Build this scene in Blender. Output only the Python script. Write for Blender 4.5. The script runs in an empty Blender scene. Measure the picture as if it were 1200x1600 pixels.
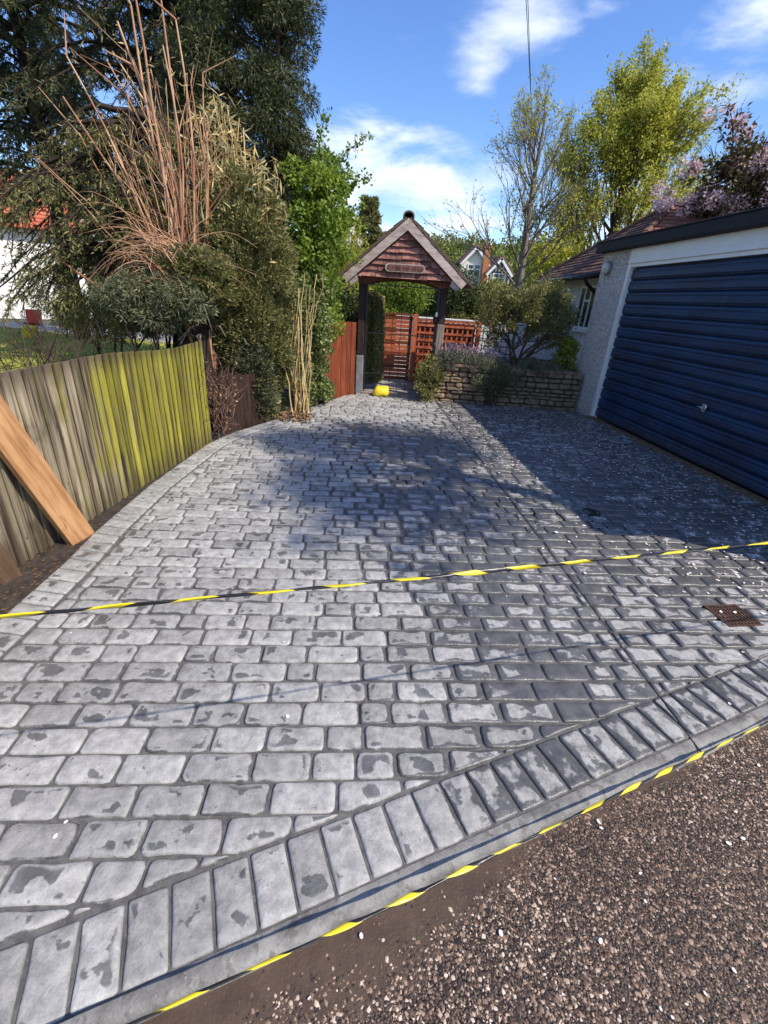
import bpy, bmesh, math, random
import numpy as np
from mathutils import Vector, Matrix, Quaternion

scene = bpy.context.scene
COL = scene.collection
R = math.radians
rng = np.random.default_rng(7)
random.seed(7)

# ------------------------------------------------------------------ camera
cam_data = bpy.data.cameras.new('camera')
cam = bpy.data.objects.new('camera', cam_data)
COL.objects.link(cam)
scene.camera = cam
PITCH, ROLL, EYE = R(25.37), R(3.8), 1.5
fwd = Vector((0, math.cos(PITCH), -math.sin(PITCH)))
rt0 = Vector((1, 0, 0)); up0 = rt0.cross(fwd)
rt = math.cos(ROLL) * rt0 + math.sin(ROLL) * up0
upv = -math.sin(ROLL) * rt0 + math.cos(ROLL) * up0
m3 = Matrix((rt, upv, -fwd)).transposed()
cam.matrix_world = Matrix.Translation((0, 0, EYE)) @ m3.to_4x4()
cam_data.sensor_fit = 'VERTICAL'
cam_data.sensor_height = 24.0
cam_data.lens = 700 / 1600 * 24.0
cam_data.clip_start = 0.02
cam_data.clip_end = 2000

# ------------------------------------------------------------------ light, sky, exposure
SUN_EL = 47.0
sun_h = Vector((0.88, -0.475)).normalized()
S = Vector((sun_h.x * math.cos(R(SUN_EL)), sun_h.y * math.cos(R(SUN_EL)), math.sin(R(SUN_EL))))
sd = bpy.data.lights.new('sun', 'SUN'); sd.energy = 3.15; sd.angle = R(0.6); sd.color = (1.0, 0.90, 0.76)
sun = bpy.data.objects.new('sun', sd); COL.objects.link(sun)
sun.rotation_euler = (-S).to_track_quat('-Z', 'Y').to_euler()
sun.location = (20, -6, 25)

world = bpy.data.worlds.new('World'); scene.world = world; world.use_nodes = True
wt = world.node_tree; wt.nodes.clear()


class N:
    """tiny node helper"""
    def __init__(s, tree): s.t = tree
    def new(s, typ, ins=None, **props):
        n = s.t.nodes.new(typ)
        for k, v in props.items(): setattr(n, k, v)
        for k, v in (ins or {}).items(): s.put(n.inputs[k], v)
        return n
    def put(s, sock, v):
        if isinstance(v, bpy.types.NodeSocket): s.t.links.new(v, sock)
        elif isinstance(v, bpy.types.Node): s.t.links.new(v.outputs[0], sock)
        else:
            if isinstance(v, (tuple, list)) and len(v) == 3 and sock.type == 'RGBA': v = (*v, 1)
            sock.default_value = v
    def math(s, op, a, b=0.0, c=None, clamp=False):
        n = s.new('ShaderNodeMath', operation=op, use_clamp=clamp)
        s.put(n.inputs[0], a); s.put(n.inputs[1], b)
        if c is not None: s.put(n.inputs[2], c)
        return n.outputs[0]
    def vmath(s, op, a, b=(0, 0, 0)):
        n = s.new('ShaderNodeVectorMath', operation=op)
        s.put(n.inputs[0], a); s.put(n.inputs[1], b)
        return n
    def noise(s, vec, scale, detail=3, rough=0.55, out=0, dist=0.0):
        n = s.new('ShaderNodeTexNoise', {'Scale': scale, 'Detail': detail, 'Roughness': rough, 'Distortion': dist})
        if vec is not None: s.put(n.inputs['Vector'], vec)
        return n.outputs[out]
    def sstep(s, v, a, b):
        n = s.new('ShaderNodeMapRange', interpolation_type='SMOOTHSTEP', clamp=True)
        s.put(n.inputs['Value'], v); s.put(n.inputs['From Min'], a); s.put(n.inputs['From Max'], b)
        return n.outputs[0]
    def mix(s, f, a, b, blend='MIX'):
        n = s.new('ShaderNodeMix', data_type='RGBA', blend_type=blend)
        s.put(n.inputs['Factor'], f); s.put(n.inputs['A'], a) if False else None
        s.put(n.inputs[6], a); s.put(n.inputs[7], b)
        return n.outputs[2]
    def scalev(s, vec, xyz):
        n = s.new('ShaderNodeMapping', {'Scale': xyz}); s.put(n.inputs['Vector'], vec)
        return n.outputs[0]
    def bump(s, h, strength=0.5, dist=0.01, normal=None):
        n = s.new('ShaderNodeBump', {'Strength': strength, 'Distance': dist}); s.put(n.inputs['Height'], h)
        if normal is not None: s.put(n.inputs['Normal'], normal)
        return n.outputs[0]


w = N(wt)
sky = w.new('ShaderNodeTexSky', sky_type='NISHITA', sun_disc=False, sun_elevation=R(SUN_EL),
            sun_rotation=math.atan2(S.x, S.y), air_density=1.0, dust_density=0.3, ozone_density=2.5)
hs = w.new('ShaderNodeHueSaturation', {'Hue': 0.512, 'Saturation': 1.22, 'Value': 0.80, 'Color': sky.outputs[0]})
tc = w.new('ShaderNodeTexCoord')
d = tc.outputs['Generated']
sep = w.new('ShaderNodeSeparateXYZ', {'Vector': d})
zz = w.math('ADD', w.math('MAXIMUM', sep.outputs['Z'], 0.0), 0.12)
flat = w.new('ShaderNodeCombineXYZ', {'X': w.math('DIVIDE', sep.outputs['X'], zz),
                                      'Y': w.math('DIVIDE', sep.outputs['Y'], zz), 'Z': 0.0})
cn = w.noise(flat.outputs[0], 1.5, 7, 0.6, dist=0.3)
cn_big = w.noise(flat.outputs[0], 0.55, 2, 0.5)


def blob(direction, radius, squash=1.0):
    dv = w.vmath('SUBTRACT', d, direction).outputs[0]
    sv = w.scalev(dv, (1, 1, squash))
    ln = w.vmath('LENGTH', sv).outputs['Value']
    return w.sstep(ln, radius, 0.0)


bl = None
for dr, rad, sq, amp in [((-0.06, 0.98, 0.19), 0.26, 2.0, 0.60), ((0.08, 0.98, 0.17), 0.25, 2.0, 0.58), ((-0.02, 0.98, 0.10), 0.30, 2.0, 0.6), ((-0.35, 0.93, 0.17), 0.22, 2.2, 0.4),
                         ((0.40, 0.90, 0.15), 0.30, 2.6, 0.40), ((0.17, 0.91, 0.385), 0.17, 2.4, 0.42), ((0.105, 0.935, 0.335), 0.085, 1.25, 0.44),
                         ((0.46, 0.80, 0.37), 0.12, 1.8, 0.36), ((0.26, 0.885, 0.39), 0.10, 2.5, 0.34), ((-0.8, 0.5, 0.25), 0.4, 2.0, 0.35),
                         ((0.75, 0.4, 0.5), 0.45, 1.6, 0.42), ((0.2, -0.9, 0.4), 0.7, 1.5, 0.45), ((-0.75, -0.4, 0.5), 0.6, 1.5, 0.45), ((-0.1, -0.1, 1.0), 0.45, 1.0, 0.36), ((0.8, -0.4, 0.3), 0.5, 1.5, 0.4)]:  # last ones lie out of view, added to make the skylight whiter
    b = w.math('MULTIPLY', blob(dr, rad, sq), amp)
    bl = b if bl is None else w.math('MAXIMUM', bl, b)
cn_w = w.math('ADD', w.math('MULTIPLY', w.math('SUBTRACT', cn, .5), 1.7), .5)
cv = w.math('ADD', w.math('ADD', cn_w, w.math('MULTIPLY', bl, .84)), w.math('MULTIPLY', w.math('SUBTRACT', cn_big, 0.5), 0.55))
cmask = w.math('MULTIPLY', w.sstep(cv, 0.60, 1.10), 0.93)
cshade = w.noise(flat.outputs[0], 2.6, 4, 0.55)
ccol = w.mix(w.sstep(cshade, 0.3, 0.7), (3.2, 3.6, 4.2), (4.5, 4.65, 4.85))
skyc = w.mix(cmask, hs.outputs[0], ccol)
bg = w.new('ShaderNodeBackground', {'Color': skyc, 'Strength': 0.15})
w.new('ShaderNodeOutputWorld', {'Surface': bg.outputs[0]})

vs = scene.view_settings
vs.view_transform = 'Standard'; vs.look = 'None'; vs.exposure = 0.96; vs.gamma = 1.0
vs.use_curve_mapping = False
scene.cycles.max_bounces = 6
scene.cycles.diffuse_bounces = 3
scene.cycles.transparent_max_bounces = 8
scene.cycles.use_denoising = True

# ------------------------------------------------------------------ mesh helpers
def link(o, parent=None):
    COL.objects.link(o)
    if parent is not None: o.parent = parent
    return o


def tag(o, label=None, cat=None, group=None, kind=None):
    if label: o['label'] = label
    if cat: o['category'] = cat
    if group: o['group'] = group
    if kind: o['kind'] = kind
    return o


def empty(name, loc=(0, 0, 0), rz=0.0, label=None, cat=None, group=None):
    o = bpy.data.objects.new(name, None); COL.objects.link(o)
    o.location = loc; o.rotation_euler = (0, 0, rz); o.empty_display_size = 0.2
    return tag(o, label, cat, group)


class MB:
    def __init__(s): s.v = []; s.f = []; s.c = []
    def add(s, vs_, fs, c=None):
        k = len(s.v); s.v += [tuple(p) for p in vs_]; s.f += [tuple(i + k for i in f) for f in fs]
        s.c += [c or (0, 0, 0, 1)] * len(vs_)
        return s
    def box(s, x0, x1, y0, y1, z0, z1, M=None, c=None, bev=0.0):
        if bev > 0:
            b = bev
            pts = []
            for z, k in ((z0, b), (z0 + b, 0), (z1 - b, 0), (z1, b)):
                pts += [(x0 + k + b * (k == 0), y0 + k, z), (x1 - k - b * (k == 0), y0 + k, z), (x1 - k, y0 + k + b * (k == 0), z), (x1 - k, y1 - k - b * (k == 0), z),
                        (x1 - k - b * (k == 0), y1 - k, z), (x0 + k + b * (k == 0), y1 - k, z), (x0 + k, y1 - k - b * (k == 0), z), (x0 + k, y0 + k + b * (k == 0), z)]
            fs = [tuple(range(7, -1, -1)), tuple(range(24, 32))]
            for r_ in range(3):
                for i in range(8):
                    j = (i + 1) % 8
                    fs.append((r_ * 8 + i, r_ * 8 + j, r_ * 8 + 8 + j, r_ * 8 + 8 + i))
        else:
            pts = [(x0, y0, z0), (x1, y0, z0), (x1, y1, z0), (x0, y1, z0), (x0, y0, z1), (x1, y0, z1), (x1, y1, z1), (x0, y1, z1)]
            fs = [(3, 2, 1, 0), (4, 5, 6, 7), (0, 1, 5, 4), (1, 2, 6, 5), (2, 3, 7, 6), (3, 0, 4, 7)]
        if M is not None: pts = [tuple(M @ Vector(p)) for p in pts]
        return s.add(pts, fs, c)
    def prism(s, poly, d0, d1, axis='z', c=None):
        n = len(poly)
        def P(a, b, t): return {'z': (a, b, t), 'y': (a, t, b), 'x': (t, a, b)}[axis]
        pts = [P(a, b, d0) for a, b in poly] + [P(a, b, d1) for a, b in poly]
        fs = [tuple(range(n - 1, -1, -1)), tuple(range(n, 2 * n))] + [(i, (i + 1) % n, n + (i + 1) % n, n + i) for i in range(n)]
        return s.add(pts, fs, c)
    def tube(s, pts, radii, n=6, c=None, cap=True):
        pts = [Vector(p) for p in pts]
        if not isinstance(radii, (list, tuple)): radii = [radii] * len(pts)
        V_, F_ = [], []
        ref = None
        for i, p in enumerate(pts):
            t = (pts[min(i + 1, len(pts) - 1)] - pts[max(i - 1, 0)]).normalized()
            if ref is None: ref = Vector((1, 0, 0)) if abs(t.x) < 0.8 else Vector((0, 1, 0))
            a = (ref - t * ref.dot(t)).normalized(); b = t.cross(a); ref = a
            for k in range(n):
                an = 2 * math.pi * k / n
                V_.append(p + (a * math.cos(an) + b * math.sin(an)) * radii[i])
        for i in range(len(pts) - 1):
            for k in range(n):
                F_.append((i * n + k, i * n + (k + 1) % n, (i + 1) * n + (k + 1) % n, (i + 1) * n + k))
        if cap: F_ += [tuple(range(n - 1, -1, -1)), tuple(range((len(pts) - 1) * n, len(pts) * n))]
        return s.add(V_, F_, c)
    def lathe(s, prof, n=16, M=None, c=None):
        V_, F_ = [], []
        for r_, z in prof:
            for k in range(n):
                an = 2 * math.pi * k / n
                V_.append(Vector((r_ * math.cos(an), r_ * math.sin(an), z)))
        for i in range(len(prof) - 1):
            for k in range(n):
                F_.append((i * n + k, i * n + (k + 1) % n, (i + 1) * n + (k + 1) % n, (i + 1) * n + k))
        F_ += [tuple(range(n - 1, -1, -1)), tuple(range((len(prof) - 1) * n, len(prof) * n))]
        if M is not None: V_ = [M @ p for p in V_]
        return s.add(V_, F_, c)
    def mesh(s, name, mat, smooth=False):
        me = bpy.data.meshes.new(name)
        me.from_pydata(s.v, [], s.f)
        bm = bmesh.new(); bm.from_mesh(me); bmesh.ops.recalc_face_normals(bm, faces=bm.faces); bm.to_mesh(me); bm.free()
        a = me.attributes.new('col', 'FLOAT_COLOR', 'POINT')
        a.data.foreach_set('color', np.array(s.c, dtype=np.float32).ravel())
        if mat is not None: me.materials.append(mat)
        if smooth: me.polygons.foreach_set('use_smooth', [True] * len(me.polygons))
        me.update()
        return me
    def build(s, name, mat, parent=None, smooth=False, loc=None):
        o = bpy.data.objects.new(name, s.mesh(name, mat, smooth))
        link(o, parent)
        if loc is not None: o.location = loc
        return o


def fast_mesh(name, V, F, mat, col=None, smooth=False):
    """V (n,3), F (m,k) int array"""
    me = bpy.data.meshes.new(name)
    V = np.asarray(V, np.float32); F = np.asarray(F, np.int32)
    me.vertices.add(len(V)); me.vertices.foreach_set('co', V.ravel())
    m, k = F.shape
    me.loops.add(m * k); me.loops.foreach_set('vertex_index', F.ravel())
    me.polygons.add(m)
    me.polygons.foreach_set('loop_start', np.arange(m, dtype=np.int32) * k)
    me.update(calc_edges=True)
    if col is not None:
        a = me.attributes.new('col', 'FLOAT_COLOR', 'POINT')
        a.data.foreach_set('color', np.asarray(col, np.float32).ravel())
    if smooth: me.polygons.foreach_set('use_smooth', np.ones(m, bool))
    me.materials.append(mat)
    return me


def nrm(a): return a / np.maximum(np.linalg.norm(a, axis=-1, keepdims=True), 1e-9)


def leaf_obj(name, P, D, Nn, L, W, mat, parent=None, r=None, seed=None):
    """one leaf (a bent kite of 2 quads folded along its rib) per point"""
    n = len(P); g = rng if seed is None else np.random.default_rng(seed)
    D = nrm(D); Sd = nrm(np.cross(D, Nn)); Up = np.cross(Sd, D)
    L = np.broadcast_to(np.asarray(L, float), (n,))[:, None]; W = np.broadcast_to(np.asarray(W, float), (n,))[:, None]
    mid = P + D * L * 0.5
    V = np.stack([P, mid + Sd * W / 2 + Up * W * .18, P + D * L, mid - Sd * W / 2 + Up * W * .18], 1).reshape(-1, 3)
    idx = (np.arange(n) * 4)[:, None]
    F = np.concatenate([idx + np.array([[0, 1, 2]]), idx + np.array([[0, 2, 3]])], 0)
    c = np.zeros((n, 4, 4)); rr = g.random(n) if r is None else r
    c[:, :, 0] = rr[:, None]; c[:, :, 1] = g.random(n)[:, None]; c[:, :, 3] = 1
    o = bpy.data.objects.new(name, fast_mesh(name, V, F, mat, c.reshape(-1, 4)))
    return link(o, parent)


def seg_obj(name, P0, P1, R0, R1, mat, parent=None, n=5):
    P0, P1 = np.asarray(P0, float), np.asarray(P1, float); R0 = np.asarray(R0, float); R1 = np.asarray(R1, float)
    m = len(P0); T = nrm(P1 - P0)
    ref = np.where(np.abs(T[:, :1]) < .8, np.array([[1., 0, 0]]), np.array([[0, 1., 0]]))
    A = nrm(np.cross(T, ref)); B = np.cross(T, A)
    an = np.arange(n) * 2 * np.pi / n
    ring = A[:, None, :] * np.cos(an)[None, :, None] + B[:, None, :] * np.sin(an)[None, :, None]
    V = np.concatenate([P0[:, None] + ring * R0[:, None, None], P1[:, None] + ring * R1[:, None, None]], 1).reshape(-1, 3)
    k = np.arange(n); q = np.stack([k, (k + 1) % n, n + (k + 1) % n, n + k], 1)
    F = (np.arange(m)[:, None, None] * 2 * n + q[None]).reshape(-1, 4)
    c = np.zeros((len(V), 4)); c[:, 0] = np.repeat(rng.random(m), 2 * n); c[:, 3] = 1
    o = bpy.data.objects.new(name, fast_mesh(name, V, F, mat, c, smooth=True))
    return link(o, parent)


# ------------------------------------------------------------------ materials
def mat(name, fn):
    m = bpy.data.materials.new(name); m.use_nodes = True
    t = m.node_tree; t.nodes.clear(); n = N(t)
    out = t.nodes.new('ShaderNodeOutputMaterial')
    sh = fn(n)
    t.links.new(sh if isinstance(sh, bpy.types.NodeSocket) else sh.outputs[0], out.inputs['Surface'])
    return m


def bsdf(n, color, rough=0.7, normal=None, spec=0.4, metal=0.0, **kw):
    ins = {'Base Color': color, 'Roughness': rough, 'Specular IOR Level': spec, 'Metallic': metal}
    ins.update(kw)
    if normal is not None: ins['Normal'] = normal
    return n.new('ShaderNodeBsdfPrincipled', ins)


def gpos(n): return n.new('ShaderNodeNewGeometry').outputs['Position']
def opos(n): return n.new('ShaderNodeTexCoord').outputs['Object']
def attr(n): return n.new('ShaderNodeSeparateColor', {'Color': n.new('ShaderNodeAttribute', attribute_name='col').outputs['Color']})
def orand(n): return n.new('ShaderNodeObjectInfo').outputs['Random']


def plain(name, c, rough=0.6, var=0.15, scale=12, bump=0.15, spec=0.4, metal=0.0, c2=None):
    def fn(n):
        p = gpos(n); a = n.noise(p, scale, 5, 0.6); b = n.noise(p, scale * 7, 3)
        lo = tuple(x * (1 - var) for x in c); hi = tuple(min(1, x * (1 + var)) for x in (c2 or c))
        col = n.mix(n.sstep(n.math('ADD', n.math('MULTIPLY', a, .7), n.math('MULTIPLY', b, .3)), .35, .65), lo, hi)
        return bsdf(n, col, n.math('ADD', rough - .1, n.math('MULTIPLY', a, .2)), n.bump(b, bump, .004), spec, metal)
    return mat(name, fn)


def leafmat(name, c1, c2, trans=0.35, rough=0.5, spec=0.3):
    def fn(n):
        a = attr(n); big = n.noise(gpos(n), 2.2, 3)
        f = n.math('ADD', n.math('MULTIPLY', a.outputs[0], .65), n.math('MULTIPLY', n.sstep(big, .3, .7), .35))
        col = n.mix(f, c1, c2)
        v = n.math('ADD', .75, n.math('MULTIPLY', a.outputs[1], .5))
        col = n.mix(1.0, col, n.new('ShaderNodeCombineColor', {0: v, 1: v, 2: v}).outputs[0], 'MULTIPLY')
        p = bsdf(n, col, rough, spec=spec)
        if trans <= 0: return p
        tr = n.new('ShaderNodeBsdfTranslucent', {'Color': col})
        return n.new('ShaderNodeMixShader', {0: trans, 1: p.outputs[0], 2: tr.outputs[0]})
    return mat(name, fn)


def wood(name, c1, c2, axis=(1, 1, 1), rough=0.75, bump=0.4, scale=1.0, per_piece=0.25):
    """grain stretched along the axis with the small scale number, object space"""
    def fn(n):
        p = opos(n)
        off = n.vmath('ADD', p, n.new('ShaderNodeCombineXYZ', {'X': n.math('MULTIPLY', orand(n), 17), 'Y': n.math('MULTIPLY', orand(n), 9), 'Z': n.math('MULTIPLY', orand(n), 31)}).outputs[0]).outputs[0]
        g = n.noise(n.scalev(off, tuple(a * scale for a in axis)), 1.0, 6, .65, dist=.4)
        bl = n.noise(off, 3.5, 3)
        col = n.mix(n.sstep(n.math('ADD', n.math('MULTIPLY', g, .75), n.math('MULTIPLY', bl, .25)), .34, .66), c1, c2)
        kn = n.sstep(n.noise(n.scalev(off, tuple(min(a, 9) * scale for a in axis)), 1.7, 4, .7), .60, .72)
        col = n.mix(n.math('MULTIPLY', kn, .72), col, tuple(q * .45 for q in c1))
        v = n.math('ADD', 1 - per_piece / 2, n.math('MULTIPLY', orand(n), per_piece))
        col = n.mix(1.0, col, n.new('ShaderNodeCombineColor', {0: v, 1: v, 2: v}).outputs[0], 'MULTIPLY')
        return bsdf(n, col, rough, n.bump(g, bump, .004), .25)
    return mat(name, fn)


ROWD = Vector((0.9962, 0.0868, 0)); COLD = Vector((-0.0868, 0.9962, 0))   # rows and columns of the imprinted cobbles


def cobble_fn(n):
    a = attr(n); e = a.outputs[1]; rnd = a.outputs[0]; soldier = a.outputs[2]
    p = gpos(n)
    s = n.new('ShaderNodeSeparateXYZ', {'Vector': p}); x, y = s.outputs[0], s.outputs[1]
    # where the surface has dried off: left and front first, then a paler stretch at the gate
    reg = n.noise(p, 0.9, 2)
    dl = n.math('SUBTRACT', n.math('SUBTRACT', 0.64, n.math('MULTIPLY', x, 1.25)), n.math('MULTIPLY', n.math('MAXIMUM', n.math('SUBTRACT', y, 1.6), 0), .33))
    dl = n.sstep(n.math('ADD', dl, n.math('MULTIPLY', n.math('SUBTRACT', reg, .5), 1.3)), -.55, 1.0)
    db = n.math('MULTIPLY', n.sstep(y, 5.6, 6.4), n.sstep(x, 1.0, .3))
    dr = n.math('MULTIPLY', n.math('MULTIPLY', n.sstep(x, .7, 1.6), n.sstep(y, 2.7, 1.8)), .36)
    dry0 = n.math('MAXIMUM', n.math('MAXIMUM', dl, db), dr)
    dry0 = n.math('MAXIMUM', dry0, n.math('MULTIPLY', soldier, .38))
    n1 = n.noise(p, 9.0, 4, .6); n2 = n.noise(p, 26.0, 4, .62)
    damp = n.noise(n.vmath('ADD', p, (5.3, 1.7, 0)).outputs[0], 9.5, 4, .52)
    v = n.math('ADD', n.math('MULTIPLY', dry0, 1.35), n.math('ADD', n.math('MULTIPLY', n.math('SUBTRACT', n1, .5), 1.3), n.math('MULTIPLY', n.math('SUBTRACT', n2, .5), .6)))
    v = n.math('ADD', v, n.math('MULTIPLY', n.math('MULTIPLY', n.math('SUBTRACT', e, .62), 1.1), n.math('SUBTRACT', 1.0, n.math('MULTIPLY', soldier, .62))))
    v = n.math('ADD', v, n.math('MULTIPLY', n.math('SUBTRACT', rnd, .5), .5))
    dry = n.sstep(v, .47, .66)
    puddle = n.math('MULTIPLY', n.math('MULTIPLY', n.sstep(damp, .572, .600), .92), n.sstep(e, .3, .8))
    dry = n.math('MULTIPLY', dry, n.math('SUBTRACT', 1.0, puddle))
    fine = n.noise(p, 150, 5, .75); mid = n.noise(p, 14, 4, .6)
    wetc = n.mix(n.sstep(mid, .3, .7), (.078, .078, .079), (.132, .131, .130))
    dryc = n.mix(n.sstep(n.math('ADD', n.math('MULTIPLY', n2, .6), n.math('MULTIPLY', mid, .4)), .35, .65), (.218, .216, .211), (.360, .356, .346))
    col = n.mix(dry, wetc, dryc)
    vv = n.math('MULTIPLY', n.math('ADD', n.math('ADD', .70, n.math('MULTIPLY', rnd, .36)), n.math('MULTIPLY', n.noise(p, 1.6, 4, .6), .24)), n.math('ADD', .66, n.math('MULTIPLY', fine, .68)))
    col = n.mix(1.0, col, n.new('ShaderNodeCombineColor', {0: vv, 1: vv, 2: vv}).outputs[0], 'MULTIPLY')
    pits = n.sstep(n.noise(p, 60, 2), .68, .74)
    col = n.mix(n.math('MULTIPLY', pits, .5), col, (.06, .06, .065))
    rough = n.math('ADD', n.math('ADD', .24, n.math('MULTIPLY', mid, .12)), n.math('MULTIPLY', dry, .44))
    h = n.math('ADD', n.math('MULTIPLY', mid, .6), n.math('ADD', n.math('MULTIPLY', n2, .4), n.math('MULTIPLY', fine, .15)))
    return bsdf(n, col, rough, n.bump(h, .85, .011), .55)


M = {}
M['cobble'] = mat('imprinted_cobble', cobble_fn)


def mortar_fn(n):
    p = gpos(n); a = n.noise(p, 30, 4); b = n.noise(p, 2.0, 3)
    col = n.mix(n.sstep(a, .3, .7), (.072, .069, .065), (.135, .130, .122))
    spark = n.sstep(n.noise(p, 210, 2), .64, .72)
    col = n.mix(n.math('MULTIPLY', spark, .35), col, (.5, .5, .5))
    return bsdf(n, col, .45, n.bump(a, .4, .004), .5)


M['mortar'] = mat('joint_mortar', mortar_fn)
def kerb_fn(n):
    p = gpos(n); a = n.noise(p, 7, 5, .65); b = n.noise(p, 80, 4, .7); c = n.noise(p, 22, 3)
    col = n.mix(n.sstep(a, .35, .65), (.115, .112, .106), (.245, .239, .229))
    col = n.mix(n.math('MULTIPLY', n.sstep(c, .56, .64), .6), col, (.085, .07, .058))
    col = n.mix(n.math('MULTIPLY', n.sstep(b, .6, .72), .45), col, (.40, .39, .37))
    return bsdf(n, col, n.math('ADD', .42, n.math('MULTIPLY', a, .3)), n.bump(n.math('ADD', b, n.math('MULTIPLY', c, .8)), .6, .006), .35)


M['kerb'] = mat('edging_concrete', kerb_fn)


def road_fn(n):
    p = gpos(n); s = n.new('ShaderNodeSeparateXYZ', {'Vector': p})
    ln = n.math('SUBTRACT', n.math('ADD', .63, n.math('MULTIPLY', s.outputs[0], .447)), s.outputs[1])   # distance from the kerb line
    v = n.new('ShaderNodeTexVoronoi', {'Scale': 150.0, 'Vector': p})
    chipc = n.mix(n.sstep(v.outputs['Distance'], .15, .6), (.17, .125, .095), (.016, .012, .011))
    tint = n.mix(n.new('ShaderNodeSeparateColor', {'Color': v.outputs['Color']}).outputs[0], (.5, .42, .36), (1.25, 1.1, 1.0))
    chipc = n.mix(1.0, chipc, tint, 'MULTIPLY')
    nz = n.noise(p, 5, 4); w_ = n.math('ADD', .02, n.math('MULTIPLY', n.sstep(s.outputs[0], .65, .05), .155))
    mudm = n.sstep(n.math('ADD', n.math('SUBTRACT', ln, w_), n.math('MULTIPLY', n.math('SUBTRACT', nz, .5), .16)), .05, -.02)
    mud = n.mix(n.noise(p, 16, 4), (.050, .031, .020), (.098, .064, .042))
    col = n.mix(mudm, chipc, mud)
    h = n.math('MULTIPLY', n.math('SUBTRACT', 1.0, v.outputs['Distance']), n.math('SUBTRACT', 1.0, mudm))
    grit = n.noise(p, 95, 4, .7); wetm = n.sstep(n.noise(p, 11, 3), .45, .6)
    h = n.math('ADD', h, n.math('MULTIPLY', n.math('ADD', n.math('MULTIPLY', grit, .5), n.math('MULTIPLY', nz, 1.2)), mudm))
    return bsdf(n, col, n.math('SUBTRACT', .62, n.math('MULTIPLY', n.math('MULTIPLY', mudm, wetm), .30)), n.bump(h, .8, .006), .45)


M['road'] = mat('old_tarmac', road_fn)


def chip_fn(n):
    a = attr(n)
    r1 = n.new('ShaderNodeValToRGB'); r1.color_ramp.interpolation = 'LINEAR'
    el = r1.color_ramp.elements
    el[0].position = 0; el[0].color = (.022, .016, .014, 1); el[1].position = 1; el[1].color = (.62, .52, .42, 1)
    for pos, c in ((.30, (.050, .030, .021, 1)), (.55, (.15, .095, .064, 1)), (.80, (.34, .235, .165, 1))):
        x = el.new(pos); x.color = c
    n.put(r1.inputs[0], a.outputs[0])
    return bsdf(n, r1.outputs[0], .55, n.bump(n.noise(gpos(n), 300, 2), .3, .002), .4)


M['chip'] = mat('road_stone_chip', chip_fn)
M['soil'] = plain('damp_soil', (.042, .033, .027), .8, .5, 22, .8)
M['petal'] = plain('fallen_petal', (.78, .72, .70), .6, .08, 20, .1)
M['leaf_litter'] = leafmat('dry_leaf_litter', (.16, .09, .05), (.34, .22, .12), .1)


def grass_ground(n):
    p = gpos(n); a = n.noise(p, 1.3, 5, .65); b = n.noise(p, 30, 3)
    col = n.mix(n.sstep(n.math('ADD', n.math('MULTIPLY', a, .6), n.math('MULTIPLY', b, .4)), .3, .7), (.20, .23, .035), (.38, .38, .09))
    return bsdf(n, col, .9, n.bump(b, .6, .02), .1)


M['lawn'] = mat('lawn_turf', grass_ground)
M['ground'] = plain('rough_ground', (.055, .06, .03), .9, .4, 2, .6)
M['blade'] = leafmat('grass_blade', (.23, .27, .04), (.48, .46, .11), .3)


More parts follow.
